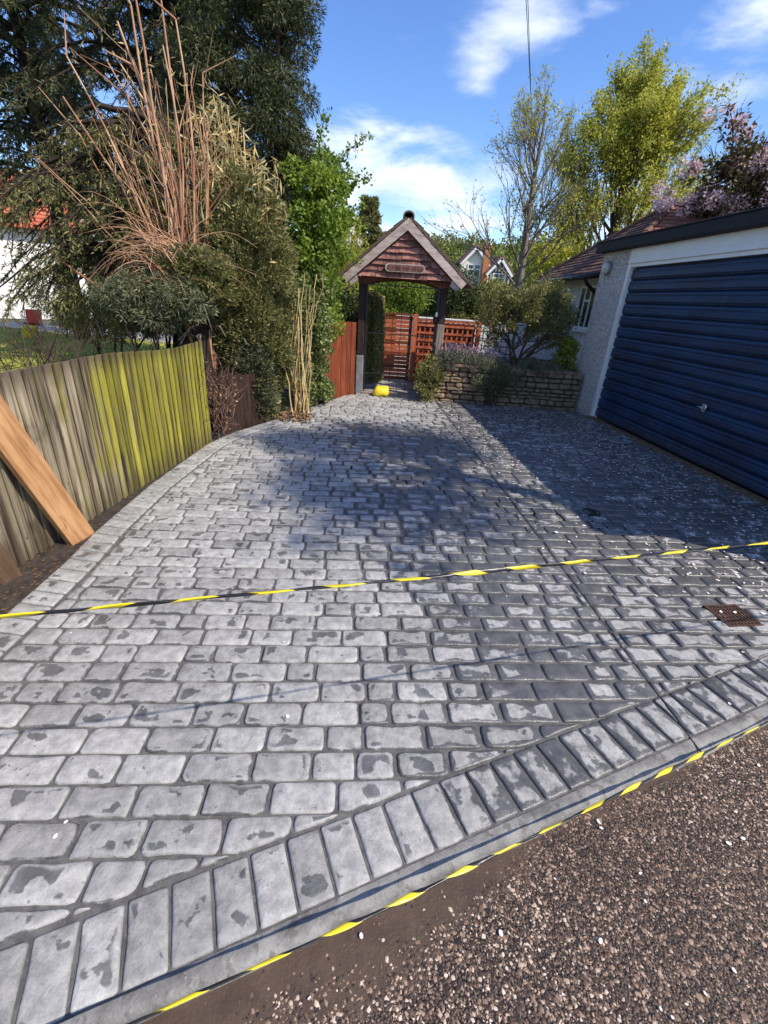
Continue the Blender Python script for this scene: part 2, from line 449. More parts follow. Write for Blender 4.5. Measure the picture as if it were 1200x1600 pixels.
def fence_fn(n):
    p = gpos(n); s = n.new('ShaderNodeSeparateXYZ', {'Vector': p}); rd = orand(n)
    off = n.vmath('ADD', p, n.new('ShaderNodeCombineXYZ', {'X': 0.0, 'Y': n.math('MULTIPLY', rd, 23), 'Z': n.math('MULTIPLY', rd, 7)}).outputs[0]).outputs[0]
    g = n.noise(n.scalev(off, (40, 40, 2.2)), 1.0, 5, .65); big = n.noise(n.scalev(p, (1, 2.0, 1.5)), 1.5, 4, .6)
    streak = n.noise(n.scalev(off, (14, 14, .9)), 1.0, 4, .6)
    base = n.mix(n.sstep(n.math('ADD', n.math('MULTIPLY', streak, .75), n.math('MULTIPLY', g, .25)), .38, .60), (.095, .066, .050), (.45, .385, .265))
    base = n.mix(n.math('MULTIPLY', n.sstep(big, .52, .66), .75), base, (.13, .09, .075))
    alg = n.sstep(n.math('ADD', n.math('ADD', n.sstep(s.outputs[1], 2.0, 4.0), n.math('MULTIPLY', n.math('SUBTRACT', big, .5), 1.3)), n.math('MULTIPLY', n.math('SUBTRACT', streak, .5), 1.5)), .34, .86)
    algc = n.mix(n.sstep(g, .35, .65), (.235, .22, .030), (.45, .415, .055))
    col = n.mix(n.math('MULTIPLY', alg, n.math('ADD', .62, n.math('MULTIPLY', n.sstep(streak, .38, .55), .33))), base, algc)
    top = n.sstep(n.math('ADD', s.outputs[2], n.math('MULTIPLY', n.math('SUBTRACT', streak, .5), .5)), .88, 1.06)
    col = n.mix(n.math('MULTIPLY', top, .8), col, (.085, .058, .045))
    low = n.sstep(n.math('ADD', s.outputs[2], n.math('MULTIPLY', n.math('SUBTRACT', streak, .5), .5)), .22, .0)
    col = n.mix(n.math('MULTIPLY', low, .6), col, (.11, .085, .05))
    grn = n.math('MULTIPLY', n.sstep(n.noise(n.scalev(off, (9, 9, 1.2)), 1., 3), .56, .66), n.sstep(s.outputs[1], 4.4, 1.5))
    col = n.mix(n.math('MULTIPLY', grn, .55), col, (.27, .26, .09))
    vb = n.math('ADD', .62, n.math('MULTIPLY', rd, .62)); col = n.mix(1.0, col, n.new('ShaderNodeCombineColor', {0: vb, 1: vb, 2: vb}).outputs[0], 'MULTIPLY')
    knot = n.sstep(n.noise(n.scalev(off, (30, 30, 14)), 1.0, 2), .70, .76); col = n.mix(n.math('MULTIPLY', knot, .7), col, (.05, .035, .025))
    return bsdf(n, col, .85, n.bump(g, .7, .005), .2)


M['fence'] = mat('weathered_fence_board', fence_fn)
M['oldplank'] = wood('old_brown_plank', (.085, .05, .03), (.20, .125, .075), (30, 30, 2.2), .8, .5)
M['sawn'] = wood('sawn_timber', (.25, .115, .045), (.47, .265, .125), (30, 30, 2.2), .7, .3)
M['redwood'] = wood('red_stained_wood', (.12, .028, .012), (.225, .058, .025), (26, 26, 2.4), .6, .3)
M['terracotta'] = wood('terracotta_stained_lattice', (.36, .085, .042), (.56, .17, .09), (10, 10, 6), .6, .2)
M['shingle'] = wood('weathered_shingle', (.120, .045, .036), (.33, .16, .13), (20, 20, 5), .7, .6, per_piece=.9)
M['barge'] = wood('silvered_barge_board', (.30, .235, .205), (.56, .46, .41), (5, 16, 16), .75, .5)
M['darkwood'] = wood('dark_stained_post', (.022, .013, .010), (.060, .034, .026), (20, 20, 2), .6, .4)
M['beam'] = wood('red_brown_beam', (.13, .045, .03), (.25, .10, .07), (2.5, 20, 20), .65, .4)
M['greywood'] = wood('pale_grey_wood', (.16, .12, .10), (.33, .26, .22), (20, 20, 2), .75, .5)
M['iron'] = plain('black_wrought_iron', (.012, .012, .013), .45, .2, 20, .1, .5)
M['wall_stone'] = None


def stone_fn(n):
    p = gpos(n); rd = orand(n)
    a = n.noise(p, 18, 5, .65); b = n.noise(p, 70, 3)
    c = n.mix(rd, (.15, .095, .055), (.30, .23, .155))
    c2 = n.mix(rd, (.27, .21, .15), (.11, .075, .05))
    col = n.mix(n.sstep(a, .35, .65), c, c2)
    moss = n.sstep(n.noise(p, 6, 3), .58, .68)
    col = n.mix(n.math('MULTIPLY', moss, .35), col, (.10, .11, .04))
    return bsdf(n, col, .85, n.bump(n.math('ADD', a, n.math('MULTIPLY', b, .4)), .8, .012), .2)


M['wall_stone'] = mat('rubble_stone', stone_fn)
M['mortar_dark'] = plain('dark_wall_core', (.05, .04, .03), .9, .3, 20, .4)


def peb_fn(n):
    p = gpos(n); v = n.new('ShaderNodeTexVoronoi', {'Scale': 75.0, 'Vector': p}); v2 = n.new('ShaderNodeTexVoronoi', {'Scale': 33.0, 'Vector': p})
    a = n.noise(p, 3, 4); s = n.new('ShaderNodeSeparateXYZ', {'Vector': p})
    col = n.mix(n.sstep(a, .3, .7), (.74, .72, .69), (.84, .825, .80))
    col = n.mix(n.sstep(v2.outputs['Distance'], .35, .7), col, (.55, .52, .49))
    h = n.math('SUBTRACT', 1.0, n.math('ADD', n.math('MULTIPLY', v.outputs['Distance'], .6), n.math('MULTIPLY', v2.outputs['Distance'], .7)))
    return bsdf(n, col, .85, n.bump(h, 1.0, .03), .2)


M['pebble'] = mat('white_pebbledash', peb_fn)
M['render'] = plain('pale_render', (.62, .62, .60), .8, .08, 4, .3)
M['whitepaint'] = plain('white_gloss_paint', (.78, .78, .77), .35, .05, 5, .05, .5)
M['whitewall'] = plain('white_house_wall', (.80, .78, .75), .8, .04, 3, .1)
M['felt'] = plain('black_roof_felt', (.020, .020, .022), .75, .3, 12, .5)


def door_fn(n):
    p = gpos(n); a = n.noise(n.scalev(p, (1, 1.2, 5)), 1.2, 4, .6); b = n.noise(p, 90, 2)
    col = n.mix(n.sstep(a, .3, .7), (.008, .021, .054), (.011, .046, .116))
    sz = n.new('ShaderNodeSeparateXYZ', {'Vector': p}).outputs[2]
    dirt = n.math('MULTIPLY', n.sstep(n.math('ADD', sz, n.math('MULTIPLY', n.noise(n.scalev(p, (6, 6, 1)), 1.0, 4), .5)), .55, .2), .45)
    col = n.mix(dirt, col, (.06, .055, .05))
    col = n.mix(n.math('MULTIPLY', n.sstep(n.noise(n.scalev(p, (9, 9, .8)), 1.0, 4, .6), .56, .70), .22), col, (.07, .09, .12))
    spk = n.sstep(n.noise(p, 55, 1), .75, .78)
    col = n.mix(n.math('MULTIPLY', spk, .8), col, (.25, .30, .36))
    return bsdf(n, col, n.math('ADD', .40, n.math('MULTIPLY', a, .16)), n.bump(b, .05, .002), .5)


M['door'] = mat('blue_garage_paint', door_fn)
M['chrome'] = plain('dull_chrome', (.55, .53, .5), .3, .1, 30, .05, .5, 1.0)
M['rust'] = plain('rusty_cast_iron', (.07, .034, .022), .7, .4, 40, .5)
M['drain_dark'] = plain('drain_pit', (.012, .010, .009), .9, .2, 20, .1)


def tile_fn(c1, c2):
    def fn(n):
        p = gpos(n); rd = orand(n); a = n.noise(p, 9, 4)
        col = n.mix(n.math('ADD', n.math('MULTIPLY', rd, .6), n.math('MULTIPLY', a, .4)), c1, c2)
        return bsdf(n, col, .8, n.bump(n.noise(p, 60, 3), .4, .006), .2)
    return fn


M['tile'] = mat('clay_tile', tile_fn((.085, .048, .038), (.225, .125, .098)))
M['tile_moss'] = mat('mossy_lychgate_tile', tile_fn((.075, .055, .040), (.17, .12, .09)))
M['redroof'] = mat('orange_red_roof', tile_fn((.34, .075, .04), (.52, .16, .09)))
M['brick'] = plain('orange_brick', (.42, .17, .07), .85, .35, 9, .4)
M['glass'] = mat('dark_window_glass', lambda n: bsdf(n, (.03, .045, .045), .06, spec=.6))
M['plastic_w'] = plain('white_plastic', (.74, .74, .72), .4, .04, 10, .02)
M['plastic_b'] = plain('black_plastic', (.018, .018, .02), .4, .2, 10, .05)
M['yellow'] = plain('yellow_plastic', (.74, .56, .02), .42, .08, 18, .15, .5)
M['redcloth'] = plain('red_canvas', (.55, .06, .04), .8, .1, 20, .2)
M['blackcloth'] = plain('black_cover', (.016, .016, .019), .7, .3, 12, .2)
M['lampglass'] = mat('frosted_lamp_glass', lambda n: bsdf(n, (.55, .55, .53), .25, spec=.5))
M['paving'] = plain('grey_paving', (.30, .29, .28), .85, .12, 6, .3)


def tape_fn(n):
    a = attr(n)
    st = n.math('FRACT', n.math('ADD', n.math('MULTIPLY', a.outputs[0], 1.0), n.math('MULTIPLY', a.outputs[1], .30)))
    f = n.math('MULTIPLY', n.sstep(st, .02, .05), n.sstep(st, .53, .50))
    cr = n.noise(n.scalev(gpos(n), (12, 60, 60)), 1.0, 3)
    col = n.mix(f, (.016, .016, .018), n.mix(cr, (.60, .46, .01), (.80, .66, .03)))
    return bsdf(n, col, .35, n.bump(cr, .4, .004), .5)


M['tape'] = mat('hazard_tape', tape_fn)


def bark(name, c1, c2, sc=14):
    def fn(n):
        p = gpos(n); a = n.noise(n.scalev(p, (sc, sc, sc * .25)), 1.0, 5, .65)
        return bsdf(n, n.mix(n.sstep(a, .3, .7), c1, c2), .9, n.bump(a, .7, .02), .15)
    return mat(name, fn)


M['bark_dark'] = bark('dark_bark', (.018, .013, .010), (.055, .040, .030))
M['bark_grey'] = bark('grey_bark', (.10, .085, .07), (.23, .20, .165))
M['bark_brown'] = bark('brown_bark', (.075, .055, .04), (.15, .11, .08))
M['stem_red'] = mat('red_brown_stem', lambda n: bsdf(n, n.mix(attr(n).outputs[0], (.31, .132, .068), (.56, .35, .21)), .6, spec=.3))
M['stem_straw'] = mat('straw_cane', lambda n: bsdf(n, n.mix(attr(n).outputs[0], (.46, .30, .12), (.68, .52, .27)), .6, spec=.3))
M['twig_dark'] = mat('bare_twig', lambda n: bsdf(n, n.mix(attr(n).outputs[0], (.035, .026, .02), (.10, .075, .055)), .8, spec=.2))
M['twig_dead'] = mat('dead_twig', lambda n: bsdf(n, n.mix(attr(n).outputs[0], (.075, .035, .028), (.22, .13, .10)), .8, spec=.2))
M['needle_dark'] = leafmat('dark_needles', (.028, .042, .016), (.115, .122, .045), .18)
M['needle_olive'] = leafmat('olive_needles', (.105, .115, .035), (.300, .280, .110), .3)
M['needle_grey'] = leafmat('grey_green_needles', (.075, .088, .040), (.19, .19, .10), .15)
M['straw_leaf'] = leafmat('straw_bamboo_leaf', (.42, .32, .13), (.74, .62, .32), .35)
M['pale_leaf'] = leafmat('pale_bamboo_leaf', (.30, .34, .16), (.60, .60, .38), .3)
M['leaf_bright'] = leafmat('bright_green_leaf', (.12, .205, .022), (.31, .40, .065), .5)
M['leaf_yellowgreen'] = leafmat('yellow_green_leaf', (.30, .335, .038), (.62, .59, .115), .52)
M['leaf_hedge'] = leafmat('hedge_leaf', (.026, .045, .014), (.085, .115, .034), .25)
M['leaf_ivy'] = leafmat('ivy_leaf', (.095, .135, .035), (.26, .30, .11), .3)
M['leaf_sunlit_edge'] = leafmat('sunlit_edge_leaf', (.30, .28, .15), (.52, .48, .28), .2)  # pale leaf colour standing in for the sunlit edge of the pillar
M['leaf_olive'] = leafmat('olive_leaf', (.12, .125, .035), (.32, .305, .11), .35)
M['leaf_lime'] = leafmat('lime_leaf', (.14, .19, .025), (.36, .40, .07), .4)
M['leaf_wood'] = leafmat('spring_wood_leaf', (.085, .115, .022), (.24, .26, .055), .3)
M['leaf_bronze'] = leafmat('bronze_cherry_leaf', (.050, .038, .018), (.14, .115, .045), .3)
M['blossom'] = leafmat('pink_blossom', (.64, .40, .43), (.90, .74, .75), .35)
M['lavender'] = leafmat('lavender_leaf', (.10, .12, .075), (.22, .22, .16), .2)
M['lavender_flower'] = leafmat('lavender_flower', (.22, .17, .26), (.36, .30, .42), .2)
M['pink_flower'] = leafmat('pink_flower', (.62, .10, .22), (.80, .22, .34), .2)
M['hill'] = plain('wooded_hill', (.09, .11, .03), .9, .3, .3, .2)

# ------------------------------------------------------------------ ground, road, drive
def sheet(name, poly, z, m, kind='structure', parent=None):
    mb = MB(); n = len(poly)
    mb.add([(x, y, z) for x, y in poly], [tuple(range(n))])
    o = mb.build(name, m, parent)
    if parent is None: o['kind'] = kind
    return o


def kerb_y(x): return .63 + .447 * x          # foot of the kerb
def edge_y(x): return .69 + .448 * x          # outer edge of the front border
def inner_y(x): return .903 + .440 * x        # inner edge of the front border


sheet('ground', [(-400, -400), (400, -400), (400, 400), (-400, 400)], -.075, M['ground'])
sheet('road', [(-16, kerb_y(-16)), (-16, -14), (16, -14), (16, kerb_y(16))], -.045, M['road'])
sheet('lawn', [(-30, 4.0), (-2.3, 4.0), (-2.3, 12.4), (-6.5, 13.4), (-12, 14.6), (-30, 16.5)], -.02, M['lawn'])
sheet('garden_path', [(-30, 16.5), (-12, 14.6), (-6.5, 13.4), (-2.3, 12.4), (-2.3, 15.5), (-30, 19.0)], -.016, M['paving'])
sheet('soil_bed', [(-2.6, -.6), (-1.80, -.2), (-1.80, 1.7), (-1.83, 2.2), (-1.90, 2.6), (-1.94, 3.4), (-1.91, 4.7), (-1.77, 5.15), (-1.48, 5.8), (-.74, 7.78),
                   (-.74, 8.0), (-3.2, 8.0), (-3.2, 4.5)], -.028, M['soil'])
sheet('garden_ground', [(-1.2, 7.9), (7.5, 7.9), (7.5, 14), (-1.2, 14)], -.024, M['soil'])
sheet('gate_path', [(-.62, 7.7), (.66, 7.7), (.66, 12), (-.62, 12)], -.012, M['paving'])

LO = [(-1.80, .10), (-1.80, 1.1), (-1.82, 1.69), (-1.85, 2.18), (-1.905, 2.57), (-1.955, 3.39), (-1.93, 4.55), (-1.87, 4.85), (-1.78, 5.15), (-1.5, 5.77), (-.74, 7.80)]   # outer edge, left


def offset_line(pts, d_):
    out = []
    for i, p in enumerate(pts):
        a = Vector(pts[max(i - 1, 0)]); b = Vector(pts[min(i + 1, len(pts) - 1)])
        t = (b - a).normalized(); out.append((p[0] + t.y * d_, p[1] - t.x * d_))
    return out


LI = offset_line(LO, .185)
GA = Vector((3.21, 7.19)); GD = Vector((.105, -.9945)).normalized()       # foot of the garage door and its direction
g_near = GA + GD * 5.2
drive_poly = [(-1.80, edge_y(-1.80)), (g_near.x, edge_y(g_near.x)), (g_near.x, g_near.y), (GA.x + .02, GA.y), (3.05, 7.62), (.74, 7.72), (.66, 7.74), (-.62, 7.82), (-.74, 7.82)] + LO[::-1][1:]
mb = MB(); n_ = len(drive_poly)
mb.prism(drive_poly, -.12, -.010)
drive = mb.build('driveway', M['mortar']); drive['kind'] = 'structure'

# kerb edging: smooth concrete lip along the front
mb = MB(); xs = np.linspace(-1.9, 4.2, 62)
prof = []
for x in xs:
    j = .004 * math.sin(x * 9) + random.uniform(-.002, .002)
    prof.append([(x, edge_y(x) - .002, -.007), (x + .004, edge_y(x) - .020, -.0055 + j * .3), (x + .02, kerb_y(x + .02) + .014 + j, -.011),
                 (x + .024, kerb_y(x + .024) + j, -.022), (x + .026, kerb_y(x + .026) - .004 + j, -.09)])
V_, F_ = [], []
for i, r_ in enumerate(prof):
    V_ += r_
    if i:
        for k in range(4): F_.append(((i - 1) * 5 + k, (i - 1) * 5 + k + 1, i * 5 + k + 1, i * 5 + k))
mb.add(V_, F_); mb.build('kerb_edging', M['kerb'], drive, True)


def clip(poly, a, b):
    """keep what lies left of a->b"""
    out = []; d_ = (b[0] - a[0], b[1] - a[1])
    def side(p): return d_[0] * (p[1] - a[1]) - d_[1] * (p[0] - a[0])
    for i in range(len(poly)):
        p, q = poly[i], poly[(i + 1) % len(poly)]; sp, sq = side(p), side(q)
        if sp >= 0: out.append(p)
        if (sp >= 0) != (sq >= 0):
            t = sp / (sp - sq); out.append((p[0] + (q[0] - p[0]) * t, p[1] + (q[1] - p[1]) * t))
    return out


def area(poly): return .5 * sum(poly[i][0] * poly[(i + 1) % len(poly)][1] - poly[(i + 1) % len(poly)][0] * poly[i][1] for i in range(len(poly)))


def inset(poly, d_):
    """inset a convex CCW polygon by clipping with shifted edges"""
    out = poly
    for i in range(len(poly)):
        a, b = Vector(poly[i]), Vector(poly[(i + 1) % len(poly)])
        if (b - a).length < 1e-5: continue
        t = (b - a).normalized(); n_2 = Vector((-t.y, t.x))
        out = clip(out, a + n_2 * d_, b + n_2 * d_)
        if len(out) < 3: return []
    return out


def rounded(poly, rad, rg, jit):
    """corner-cut outline with slightly wavering edges"""
    pts = []; n = len(poly)
    for i in range(n):
        a, p, b = Vector(poly[i - 1]), Vector(poly[i]), Vector(poly[(i + 1) % n])
        r_ = rad * rg.uniform(.45, 1.5)
        ra = min(r_, (a - p).length * .42); rb = min(r_ * rg.uniform(.7, 1.4), (b - p).length * .42)
        e0 = p + (a - p).normalized() * ra; e1 = p + (b - p).normalized() * rb
        pts.append(e0); pts.append((e0 + e1) * .25 + p * .5); pts.append(e1)
        if (b - p).length > .13: 
            mid_ = (p + b) / 2; t = (b - p).normalized(); pts.append(mid_ + Vector((-t.y, t.x)) * rg.uniform(-1, 1) * jit)
    return [(p.x + rg.uniform(-jit, jit) * .4, p.y + rg.uniform(-jit, jit) * .4) for p in pts]


def stone_geo(poly, rg, soldier, h):
    c = Vector((sum(p[0] for p in poly) / len(poly), sum(p[1] for p in poly) / len(poly)))
    tint = rg.random()
    n = len(poly); V_, C_ = [], []
    tilt = Vector((rg.uniform(-.010, .010), rg.uniform(-.012, .012)))
    for d_, z, e in ((0, -.012, 0), (.0022, h - .0035, 0), (.0075, h - .0008, .25), (.026, h + .0008, 1)):
        for p in poly:
            v = Vector(p) - c; L = v.length; v = v * max(.25, (L - d_ * 1.25) / max(L, 1e-4)) + c
            zz_ = z + (tilt.dot(v - c) if z > -.01 else 0)
            V_.append((v.x, v.y, zz_)); C_.append((tint, e, soldier, 1))
    F_ = []
    for r_ in range(3):
        for i in range(n):
            j = (i + 1) % n; F_.append((r_ * n + i, r_ * n + j, (r_ + 1) * n + j, (r_ + 1) * n + i))
    F_.append(tuple(range(3 * n, 4 * n)))
    return V_, F_, C_, c


def in_view(x, y, z=0.0, margin=.04):
    v = Vector((x, y, z - EYE)); dd = v.dot(fwd)
    if dd < .05: return False
    return abs(v.dot(rt) / dd) < 600 / 700 + margin and abs(v.dot(upv) / dd) < 800 / 700 + margin


joint_a, joint_b = Vector((.74, 7.75)), Vector((1.285, 1.20))      # saw cut through the slab
jt = (joint_b - joint_a).normalized(); jn = Vector((-jt.y, jt.x)) * .0028


def split_joint(poly):
    A_, B_ = tuple(joint_a + jn), tuple(joint_b + jn)
    p1 = clip(poly, A_, B_)
    A_, B_ = tuple(joint_a - jn), tuple(joint_b - jn)
    p2 = clip(poly, B_, A_)
    return [p for p in (p1, p2) if len(p) >= 3 and abs(area(p)) > .00025]


bound = []                                                   # convex field of the cobbles, CCW: front, right, back, left
bound.append(((-1.9, inner_y(-1.9) + .008), (4.2, inner_y(4.2) + .008)))
bound.append((tuple(g_near - Vector((.05, 0))), tuple(GA - Vector((.05, 0)))))
bound.append(((3.05, 7.60), (.74, 7.70))); bound.append(((.66, 7.74), (-.62, 7.82)))
LC = offset_line(LO, .196); left_b = [(LC[i], LC[i - 1]) for i in range(len(LC) - 1, 0, -1)]
rg = random.Random(11)
stones = []
ROW = .1105; V0 = 1.065 * COLD.y + (-.57) * COLD.x
for k in range(-12, 64):
    v0 = V0 + k * ROW; u = -3.2 + rg.uniform(0, .2)
    while u < 4.6:
        L = rg.choice([.205, .225, .235, .215, .195, .145, .155, .125, .22, .24])
        q = [(u, v0), (u + L, v0), (u + L, v0 + ROW), (u, v0 + ROW)]
        u += L
        poly = [(a * ROWD.x + b * COLD.x, a * ROWD.y + b * COLD.y) for a, b in q]
        cy_ = poly[0][1]
        for a, b in bound + [e_ for e_ in left_b if e_[1][1] - .25 < cy_ < e_[0][1] + .25]:
            poly = clip(poly, a, b)
            if len(poly) < 3: break
        if len(poly) < 3 or area(poly) < .0005: continue
        ip = inset(poly, rg.uniform(.0034, .0056) * (.6 if area(poly) < .004 else 1))
        if len(ip) < 3 or area(ip) < .00022: continue
        for pc in split_joint(rounded(ip, .017, rg, .0038)): stones.append((pc, 0.0))
# soldier course: front, then left
setts = []
L_ = .106; t_ = Vector((.9126, .4088)); nn_ = Vector((-.4088, .9126))
p0 = Vector((-1.80, edge_y(-1.80)))
for k in range(66):
    a = p0 + t_ * (k * L_); b = a + t_ * L_
    q = [tuple(a), tuple(b), tuple(b + nn_ * .197), tuple(a + nn_ * .197)]
    if a.x > 3.75: break
    ip = inset(q, rg.uniform(.0035, .0052))
    for pc in split_joint(rounded(ip, .008, rg, .0022)): setts.append((pc, 1.0))


def along(pts, s):
    for i in range(len(pts) - 1):
        a, b = Vector(pts[i]), Vector(pts[i + 1]); L = (b - a).length
        if s <= L: return a + (b - a) * (s / L)
        s -= L
    return Vector(pts[-1])


tot = sum((Vector(LO[i + 1]) - Vector(LO[i])).length for i in range(len(LO) - 1)); toti = sum((Vector(LI[i + 1]) - Vector(LI[i])).length for i in range(len(LI) - 1))
nl = int(tot / .107)
for k in range(nl):
    f0, f1 = k / nl, (k + 1) / nl
    q = [tuple(along(LO, f0 * tot)), tuple(along(LI, f0 * toti)), tuple(along(LI, f1 * toti)), tuple(along(LO, f1 * tot))]
    if q[1][1] < inner_y(q[1][0]) - .05: continue
    ip = inset(q, .0045)
    if len(ip) >= 3 and area(ip) > .0008: setts.append((rounded(ip, .008, rg, .0022), .6))


def lay(items, name, rest):
    def score(it):
        c = Vector((sum(p[0] for p in it[0]) / len(it[0]), sum(p[1] for p in it[0]) / len(it[0])))
        if not in_view(c.x, c.y): return 0
        return area(it[0]) * EYE / (c.length_squared + EYE ** 2) ** 1.5
    items = sorted(items, key=score, reverse=True)
    big = MB()
    for i, (poly, sol) in enumerate(items):
        V_, F_, C_, c = stone_geo(poly, rg, sol, rg.uniform(-.0012, .0008))
        if i < 300 and (sol == 0 or i < 300):
            me = MB(); me.v = [(x - c.x, y - c.y, z) for x, y, z in V_]; me.f = F_; me.c = C_
            me.build(name, M['cobble'], drive, True, (c.x, c.y, 0))
        else:
            k = len(big.v); big.v += V_; big.c += C_; big.f += [tuple(j + k for j in f) for f in F_]
    if big.v:
        o = big.build(rest, M['cobble'], drive, True); o['kind'] = 'stuff'


lay(stones, 'cobble', 'far_cobbles')
lay(setts, 'border_sett', 'far_border_setts')

ja, jb = joint_a, joint_b + jt * .0
jw = Vector((-jt.y, jt.x)) * .0036
mb = MB(); mb.add([(*(ja + jw), -.0062), (*(ja - jw), -.0062), (*(jb - jw), -.0062), (*(jb + jw), -.0062)], [(0, 1, 2, 3)]); mb.build('saw_cut', M['drain_dark'], drive)

# stone chips standing out of the tarmac
def chips(n, name, m, parent=None):
    x = rng.uniform(-1.0, 3.4, n * 3); y = rng.uniform(.05, 2.0, n * 3)
    mudw = .012 + .15 * np.clip((.62 - x) / .55, 0, 1) + .03 * np.sin(x * 7) + .02 * np.sin(x * 17 + 1)
    dist = (kerb_y(x) - y)
    keep = (dist > np.maximum(.004, mudw * rng.uniform(.45, 1.1, n * 3)) * np.where(x > 1.2, .4, 1)) | ((dist > .006) & (rng.random(n * 3) < .03))
    x, y = x[keep][:n], y[keep][:n]; n = len(x)
    base = np.array([[1, 0, 0], [.3, .95, 0], [-.8, .6, 0], [-.8, -.6, 0], [.3, -.95, 0], [0, 0, .55], [.0, .0, -.3]])
    s = rng.gamma(4, .00072, n) + .0010
    an = rng.uniform(0, 6.28, n); ca, sa = np.cos(an), np.sin(an)
    V = base[None] * (rng.uniform(.65, 1.3, (n, 7, 1))) * s[:, None, None]
    V[:, :, 1] *= rng.uniform(.5, 1.0, (n, 1)); V[:, 5, :2] += rng.uniform(-.3, .3, (n, 2)) * s[:, None]
    X = V[:, :, 0] * ca[:, None] - V[:, :, 1] * sa[:, None] + x[:, None]
    Y = V[:, :, 0] * sa[:, None] + V[:, :, 1] * ca[:, None] + y[:, None]
    Z = V[:, :, 2] * .62 - .0449 + rng.uniform(-.0008, .0008, (n, 1))
    f = np.array([[i, (i + 1) % 5, 5] for i in range(5)])
    F = (np.arange(n)[:, None, None] * 7 + f[None]).reshape(-1, 3)
    c = np.zeros((n, 7, 4)); c[:, :, 0] = (rng.random(n) ** 1.2 * (.72 + .28 * np.clip(1 + .9 * np.sin(x * 2.3 + 1) * np.sin(y * 3.1 + x), 0, 1.6) / 1.6 ))[:, None]; c[:, :, 3] = 1
    o = bpy.data.objects.new(name, fast_mesh(name, np.stack([X, Y, Z], -1).reshape(-1, 3), F, m, c.reshape(-1, 4)))
    link(o, parent); o['kind'] = 'stuff'
    return o


tag(chips(140000, 'road_chippings', M['chip']), 'loose brown and buff stone chips bedded in the old tarmac road', 'road chippings')


# ------------------------------------------------------------------ drain cover, petals, hazard tape
dc = empty('drain_cover', (2.01, 2.10, 0), .16, 'small rusty rectangular drain grate set in the cobbles near the front border', 'drain cover')
mb = MB(); mb.box(-.125, .125, -.095, .095, -.009, .0015, bev=.002); mb.build('pit', M['drain_dark'], dc); dc.scale = (.82, .94, 1)
mb = MB()
for a in ((-.13, .13, -.10, -.088), (-.13, .13, .088, .10), (-.13, -.118, -.0878, .0878), (.118, .13, -.0878, .0878)): mb.box(*a, -.009, .0055)
mb.build('frame', M['rust'], dc)
for i in range(9):
    mb = MB(); x = -.104 + i * .026; mb.box(x - .006, x + .006, -.0876, .0876, .0016, .0048); mb.build('bar', M['rust'], dc)
for i in range(5):
    mb = MB(); y = -.066 + i * .033; mb.box(-.1176, .1176, y - .004, y + .004, .0017, .0036); mb.build('cross_bar', M['rust'], dc)
mc = MB(); mc.lathe([(.075, -.009), (.075, .001), (.066, .0025), (.06, .0012), (.012, .0018), (.010, .004), (.004, .004)], 20)
tag(mc.build('stopcock_lid', M['drain_dark'], None, False, (1.73, 3.43, 0)), 'small round dark stopcock lid in the shaded cobbles before the garage door', 'stopcock lid')


def petals(n, name, fx, m, smin, smax, label, cat, z0=.003):
    P = np.array([fx() for _ in range(n)])
    an = rng.uniform(0, 6.28, n); s = rng.uniform(smin, smax, n)
    D = np.stack([np.cos(an), np.sin(an), rng.uniform(-.1, .35, n)], 1)
    k = 7; th = np.arange(k) * 2 * np.pi / k
    sx = np.cos(th)[None] * s[:, None]; sy = np.sin(th)[None] * s[:, None] * rng.uniform(.45, .8, (n, 1)) 
    X = sx * np.cos(an)[:, None] - sy * np.sin(an)[:, None] + P[:, :1]; Y = sx * np.sin(an)[:, None] + sy * np.cos(an)[:, None] + P[:, 1:2]
    Z = P[:, 2:3] + z0 + (sx ** 2 + sy ** 2) / s[:, None] * rng.uniform(.1, .7, (n, 1))
    V = np.stack([X, Y, Z], -1).reshape(-1, 3)
    F = np.arange(n * k).reshape(n, k)
    o = bpy.data.objects.new(name, fast_mesh(name, V, F, m)); link(o); o['kind'] = 'stuff'
    return tag(o, label, cat)


def pd():
    while True:
        r_ = random.random()
        if r_ < .55: s = random.uniform(0, 5); o_ = abs(random.gauss(0, .75)); p = GA + GD * s - Vector((.9945, .105)) * (o_ + .03)
        elif r_ < .8: p = Vector((random.uniform(.7, 3.2), random.uniform(4.5, 7.6)))
        else: p = Vector((random.uniform(-1.7, 3.2), random.uniform(.6, 7.6)))
        if p.y < 3 and p.x < 1.6 and random.random() < .75: continue
        if p.y > edge_y(p.x) and p.x > -1.8 and p.y < 7.6 and p.x < 3.7: return (p.x, p.y, 0)


petals(1500, 'drive_petals', pd, M['petal'], .0048, .0095, 'white blossom petals strewn over the cobbles, thickest before the garage door', 'petals')


def pg():
    while True:
        s_ = random.uniform(-.2, 5); o_ = abs(random.gauss(0, .9)); p = GA + GD * s_ - Vector((.9945, .105)) * (o_ + .03)
        if random.random() < .35: p = Vector((random.uniform(.9, 3.2), random.uniform(4.0, 7.55)))
        if p.y < 7.55 and p.y > edge_y(p.x) + .3 and p.x > .3: return (p.x, p.y, 0)


petals(1500, 'drive_petals', pg, M['petal'], .0085, .0160, 'bright curled petals drifted along the foot of the blue garage door', 'petals')


def pr():
    while True:
        x, y = random.uniform(-.6, 3.0), random.uniform(.1, 1.9)
        if y < kerb_y(x) - .02: return (x, y, -.042)


petals(110, 'road_petals', pr, M['petal'], .0038, .0088, 'white petals lying on the dark road', 'petals')
petals(260, 'soil_litter', lambda: (random.uniform(-2.1, -1.82), random.uniform(1.0, 2.75), -.03), M['leaf_litter'] , .006, .014, 'dry leaves and petals on the dark soil by the fence foot', 'leaf litter')


